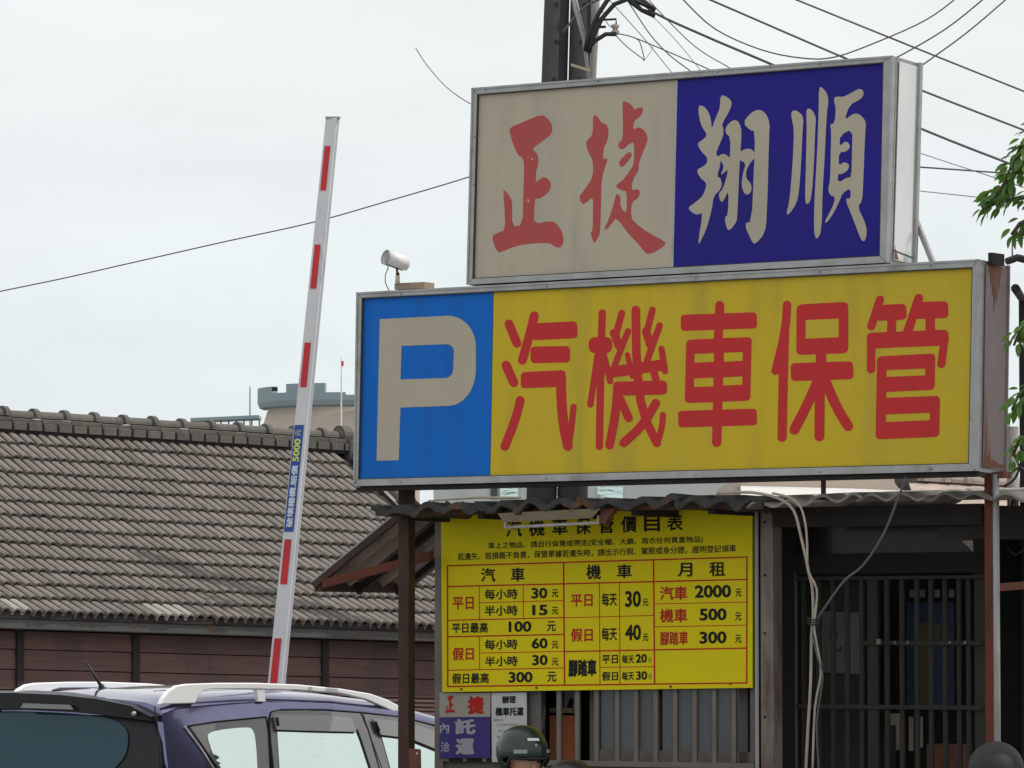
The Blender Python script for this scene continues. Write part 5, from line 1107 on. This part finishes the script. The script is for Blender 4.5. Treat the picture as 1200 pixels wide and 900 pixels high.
branch([(1432, 240, 0), (1320, 240, 0), (1250, 205, 0), (1205, 195, 0), (1185, 205, 0), (1172, 222, 0), (1163, 232, 0)], 84, 0.065, .8, (0, 0, -.35), 3)
branch([(1432, 180, 0), (1320, 180, .1), (1250, 160, .05), (1210, 165, 0), (1192, 185, 0), (1180, 205, 0)], 72, 0.065, .9, (-.1, 0, -.2), 5)
branch([(1432, 260, 0), (1310, 260, .1), (1250, 235, .05), (1205, 230, 0), (1180, 235, 0), (1160, 240, 0), (1150, 243, 0)], 72, 0.058, .7, (-.1, 0, -.5), 8)
branch([(1432, 130, 0), (1320, 130, .1), (1260, 140, .05), (1215, 150, 0), (1200, 165, 0), (1192, 180, 0)], 56, 0.063, .9, (0, 0, -.2), 9)
branch([(1432, 300, 0), (1310, 300, 0), (1250, 270, 0), (1210, 255, 0), (1195, 262, 0), (1185, 275, 0)], 56, 0.061, .8, (0, 0, -.6), 11)
branch([(1432, 420, 0), (1315, 420, 0.6), (1250, 385, .6), (1212, 375, .6), (1196, 385, .6), (1188, 405, .6)], 60, 0.063, 1.0, (0, 0, -.3), 12)
branch([(1432, 500, 0), (1315, 500, 0.6), (1250, 470, .6), (1212, 450, .6), (1194, 462, .6), (1186, 480, .6)], 60, 0.063, 1.0, (0, 0, -.3), 13)
branch([(1432, 560, 0), (1315, 560, 0.6), (1250, 530, .6), (1212, 505, .6), (1194, 515, .6), (1187, 535, .6)], 56, 0.063, 1.0, (0, 0, -.3), 14)
# rest of the crown, outside the frame: one joined mass of leaves
random.seed(21); cm = MB(); cc_ = (lo4[1] + lo4[2] + lback) / 2 + lback / 2 + sdir * 2.5
for k in range(2600):
    a = V(random.gauss(0, 1), random.gauss(0, 1), random.gauss(0, 1)).normalized() * random.uniform(.35, 1) ; p = cc_ + V(a.x * .72, a.y * .72, a.z * .8)
    if proj(p)[0] < 1215: continue
    mt_ = put_leaf(p, V(random.gauss(0, 1), random.gauss(0, 1), -.3), .09, random.uniform(-1, 1))
    if k % 2 == 0 or True: cm.add([mt_ @ v.co + ORG[tree.name] for v in lme.vertices], [tuple(p_.vertices) for p_ in lme.polygons])
cm.build('crown', M['leaf'], tree, kind='stuff')

# right edge: concrete pole, dark pipe, wall
pp = at(1187, 560, 23.6); up3 = thing('service_pole', V(pp.x, pp.y, 0), 'grey concrete service pole at the right edge behind the rusted post', 'pole')
m = MB(); m.tube([V(pp.x, pp.y, 0), V(pp.x, pp.y, at(1187, 500, 23.6).z)], .030, 14); m.build('shaft', M['concrete'], up3, smooth=True)
m = MB(); q = at(1200, 560, 23.4); m.tube([V(q.x, q.y, 0), V(q.x, q.y, at(1200, 352, 23.4).z), at(1190, 338, 22.2)], .022, 10); m.build('support_pipe', M['wood_dark'], label='dark steel pipe rising at the right edge and bending to the sign', cat='pipe')
for k, l in enumerate(([(1180, 560), (1188, 552), (1196, 548), (1205, 556)], [(1176, 570), (1190, 560), (1200, 530), (1206, 500)], [(1186, 525), (1193, 543), (1203, 560)], [(1178, 640), (1190, 650), (1200, 642)])):
    cable('loose_cable', [at(x, y, 22.9) for x, y in l], .006, M['black'], ['black cable curling up beside the end of the sign post bracket', 'black cable climbing steeply at the right edge', 'short black cable slanting down behind the end panel', 'black cable sagging beside the rusted post lower down'][k], 'cable')
# dim shed wall behind right edge
m = MB(); a = at(1168, 610, 25.5); b = at(1300, 610, 24.5); m.hexa([V(a.x, a.y, 0), V(b.x, b.y, 0), V(b.x, b.y + .1, 0), V(a.x, a.y + .1, 0), a, b, V(b.x, b.y + .1, b.z), V(a.x, a.y + .1, a.z)]); m.build('shed_wall', M['wood_dark'], label='dark shed wall behind the service pole at the right edge', cat='wall')

# ================================================================== BACKGROUND
def bgbox(name, x0, x1, y0, Y, dep, mt, label, cat):
    a = at(x0, y0, Y); b = at(x1, y0, Y); o = thing(name, V((a.x + b.x) / 2, Y, 0), label, cat)
    m = MB(); m.hexa([V(a.x, Y, 0), V(b.x, Y, 0), V(b.x, Y + dep, 0), V(a.x, Y + dep, 0), V(a.x, Y, a.z), V(b.x, Y, a.z), V(b.x, Y + dep, a.z), V(a.x, Y + dep, a.z)]); m.build('walls', mt, o); return o
bw = bgbox('pale_building', 508, 870, 545, 60, 8, M['pale_wall'], 'pale blue-white building glimpsed in the gap under the parking sign', 'building')
for x0, x1 in ((575, 583), (586, 607), (640, 668), (700, 730), (850, 868)):
    m = MB(); a = at(x0, 571, 60); b = at(x1, 584, 60); m.hexa([V(a.x, 59.97, b.z), V(b.x, 59.97, b.z), V(b.x, 60.02, b.z), V(a.x, 60.02, b.z), V(a.x, 59.97, a.z), V(b.x, 59.97, a.z), V(b.x, 60.02, a.z), V(a.x, 60.02, a.z)]); m.build('window', M['pane_dark'] if x0 in (575, 850) else M['car_glass'], bw)
wr = bgbox('metal_roof_shed', 860, 1075, 560, 50, 4, M['beige'], 'shed with a pale sunlit metal roof seen under the sign near the hanger', 'shed')
m = MB(); m.hexa([at(868, 582, 48.5), at(1078, 590, 48.5), at(1078, 592, 48.5), at(868, 584, 48.5), at(868, 561, 51), at(1078, 566, 51), at(1078, 568, 51), at(868, 563, 51)]); m.build('roof', M['lit_roof'], wr)
wr2 = thing('pink_tiled_house', V(*at(1130, 700, 40)[:2], 0), 'house with pinkish roof and round ridge tiles glimpsed at right under the sign', 'house')
m = MB(); a = at(1064, 566, 40); b = at(1215, 574, 40); m.hexa([V(a.x, 39.4, 0), V(b.x, 39.4, 0), V(b.x, 43, 0), V(a.x, 43, 0), V(a.x, 39.4, a.z - .35), V(b.x, 39.4, b.z - .35), V(b.x, 43, b.z - .3), V(a.x, 43, a.z - .3)]); m.build('wall', M['beige'], wr2)
m = MB(); m.hexa([a, b, b - Z * .3 + V(0, -1.2, 0), a - Z * .3 + V(0, -1.2, 0), a + Z * .02, b + Z * .02, b - Z * .28 + V(0, -1.2, 0), a - Z * .28 + V(0, -1.2, 0)]); m.build('roof', M['pink_tile'], wr2)
n_ = 6
for k in range(n_): 
    p = a.lerp(b, k / n_); q = a.lerp(b, (k + .97) / n_); ridge_piece(q + Z * .02, p + Z * .02, .075, True, M['pink_tile'], 'ridge_cap', wr2)
m = MB(); m.ball(a + Z * .04, (.12, .1, .11), 12, 8); m.build('ridge_end', M['tile_dark'], wr2, smooth=True)
a = at(1050, 553, 70); b = at(1235, 553, 70)
bgbox('far_pink_building', 1040, 1186, 530, 70, 6, M['beige'], 'peach walled building far behind, just under the right of the sign', 'building')
# round teal building far away
RY = 300.0; s_ = F_PX / RY; cen = at(402, 480, RY); Rr = 106 / s_; RYc = RY + Rr
rb = thing('round_building', V(cen.x, RYc, 0), 'far round-fronted building with notched teal parapet above the tiled roof', 'building')
def rp_(ang, r, z): return V(cen.x + r * math.sin(ang), RYc - r * math.cos(ang), z)
def zat(y): return at(400, y, RY).z
def top_y(ang):
    x = 402 + 106 * math.sin(ang)
    if x < 317: return 450.5
    if x < 335: return 458.5
    if x < 382: return 448.5
    if x < 404: return 459.5
    return 462.5
mb = MB(); angs = []; N_ = 90
for k in range(N_ + 1): angs.append(math.radians(-90 + 150 * k / N_))
for i in range(N_):
    a0, a1 = angs[i], angs[i + 1]; zt = zat(top_y((a0 + a1) / 2)); z1 = zat(468); z2 = zat(476)
    k = len(mb.v); R1 = Rr; R2 = Rr * .985; R3 = Rr * .90
    for aa in (a0, a1):
        mb.v += [rp_(aa, R1, zt), rp_(aa, R1, z1), rp_(aa, R1 * .975, (z1 + z2) / 2 - .1), rp_(aa, R3, z2), rp_(aa, Rr * .93, zt), rp_(aa, Rr * .93, z2)]
    for j in range(3): mb.f.append((k + j, k + j + 1, k + 7 + j, k + 6 + j))
    mb.f += [(k, k + 6, k + 10, k + 4), (k + 4, k + 10, k + 11, k + 5), (k, k + 4, k + 5, k + 1), (k + 6, k + 7, k + 11, k + 10)]
mb.build('parapet', M['teal'], rb)
mb = MB(); 
for i in range(N_ + 1):
    aa = angs[i]; mb.v += [rp_(aa, Rr * .88, zat(474)), rp_(aa, Rr * .97, zat(505)), rp_(aa, Rr * .97, 0)]
for i in range(N_): k = 3 * i; mb.f += [(k, k + 1, k + 4, k + 3), (k + 1, k + 2, k + 5, k + 4)]
mb.build('wall', M['beige'], rb)
m = MB(); q = at(322, 456, RY + .5); m.box(q, V(.18, 0, 0), V(0, .2, 0), V(0, 0, .12)); m.build('roof_box', M['dark_metal'], rb)
for (x, yt, yb2, nm) in ((400, 419, 494, 'slender white mast rising from the far round building'), (293, 452, 497, 'thin grey mast left of the far round building')):
    m = MB(); a = at(x, yt, RY - 6); b = at(x, yb2 + 30, RY - 6); m.tube([V(a.x, a.y, 0), at(x, yb2 - 40, RY - 6), a], [.09, .05, .02], 6); o = m.build('mast', M['white'] if x == 400 else M['conduit'], label=nm, cat='mast')
    if x == 400:
        m = MB(); c = at(401.5, 426, RY - 6); m.box(c, V(.06, 0, 0), V(0, .05, 0), V(0, 0, .16)); m.build('red_lamp', M['tape_red'], o, org=ORG[o.name])
ft = thing('rooftop_canopy', V(*at(270, 490, 120)[:2], 0), 'low grey-green lattice canopy peeking over the ridge beside the round building', 'canopy')
m = MB(); m.bar(at(225, 493, 120), at(305, 489.5, 120), V(0, .6, 0), Z * .04); m.build('canopy_roof', M['teal'], ft)
for k in range(9):
    m = MB(); x = 232 + k * 9; p = at(x, 490, 120); m.bar(V(p.x, p.y, 0), p, V(.02, 0, 0), V(0, .02, 0)); m.build('canopy_post', M['teal'], ft)
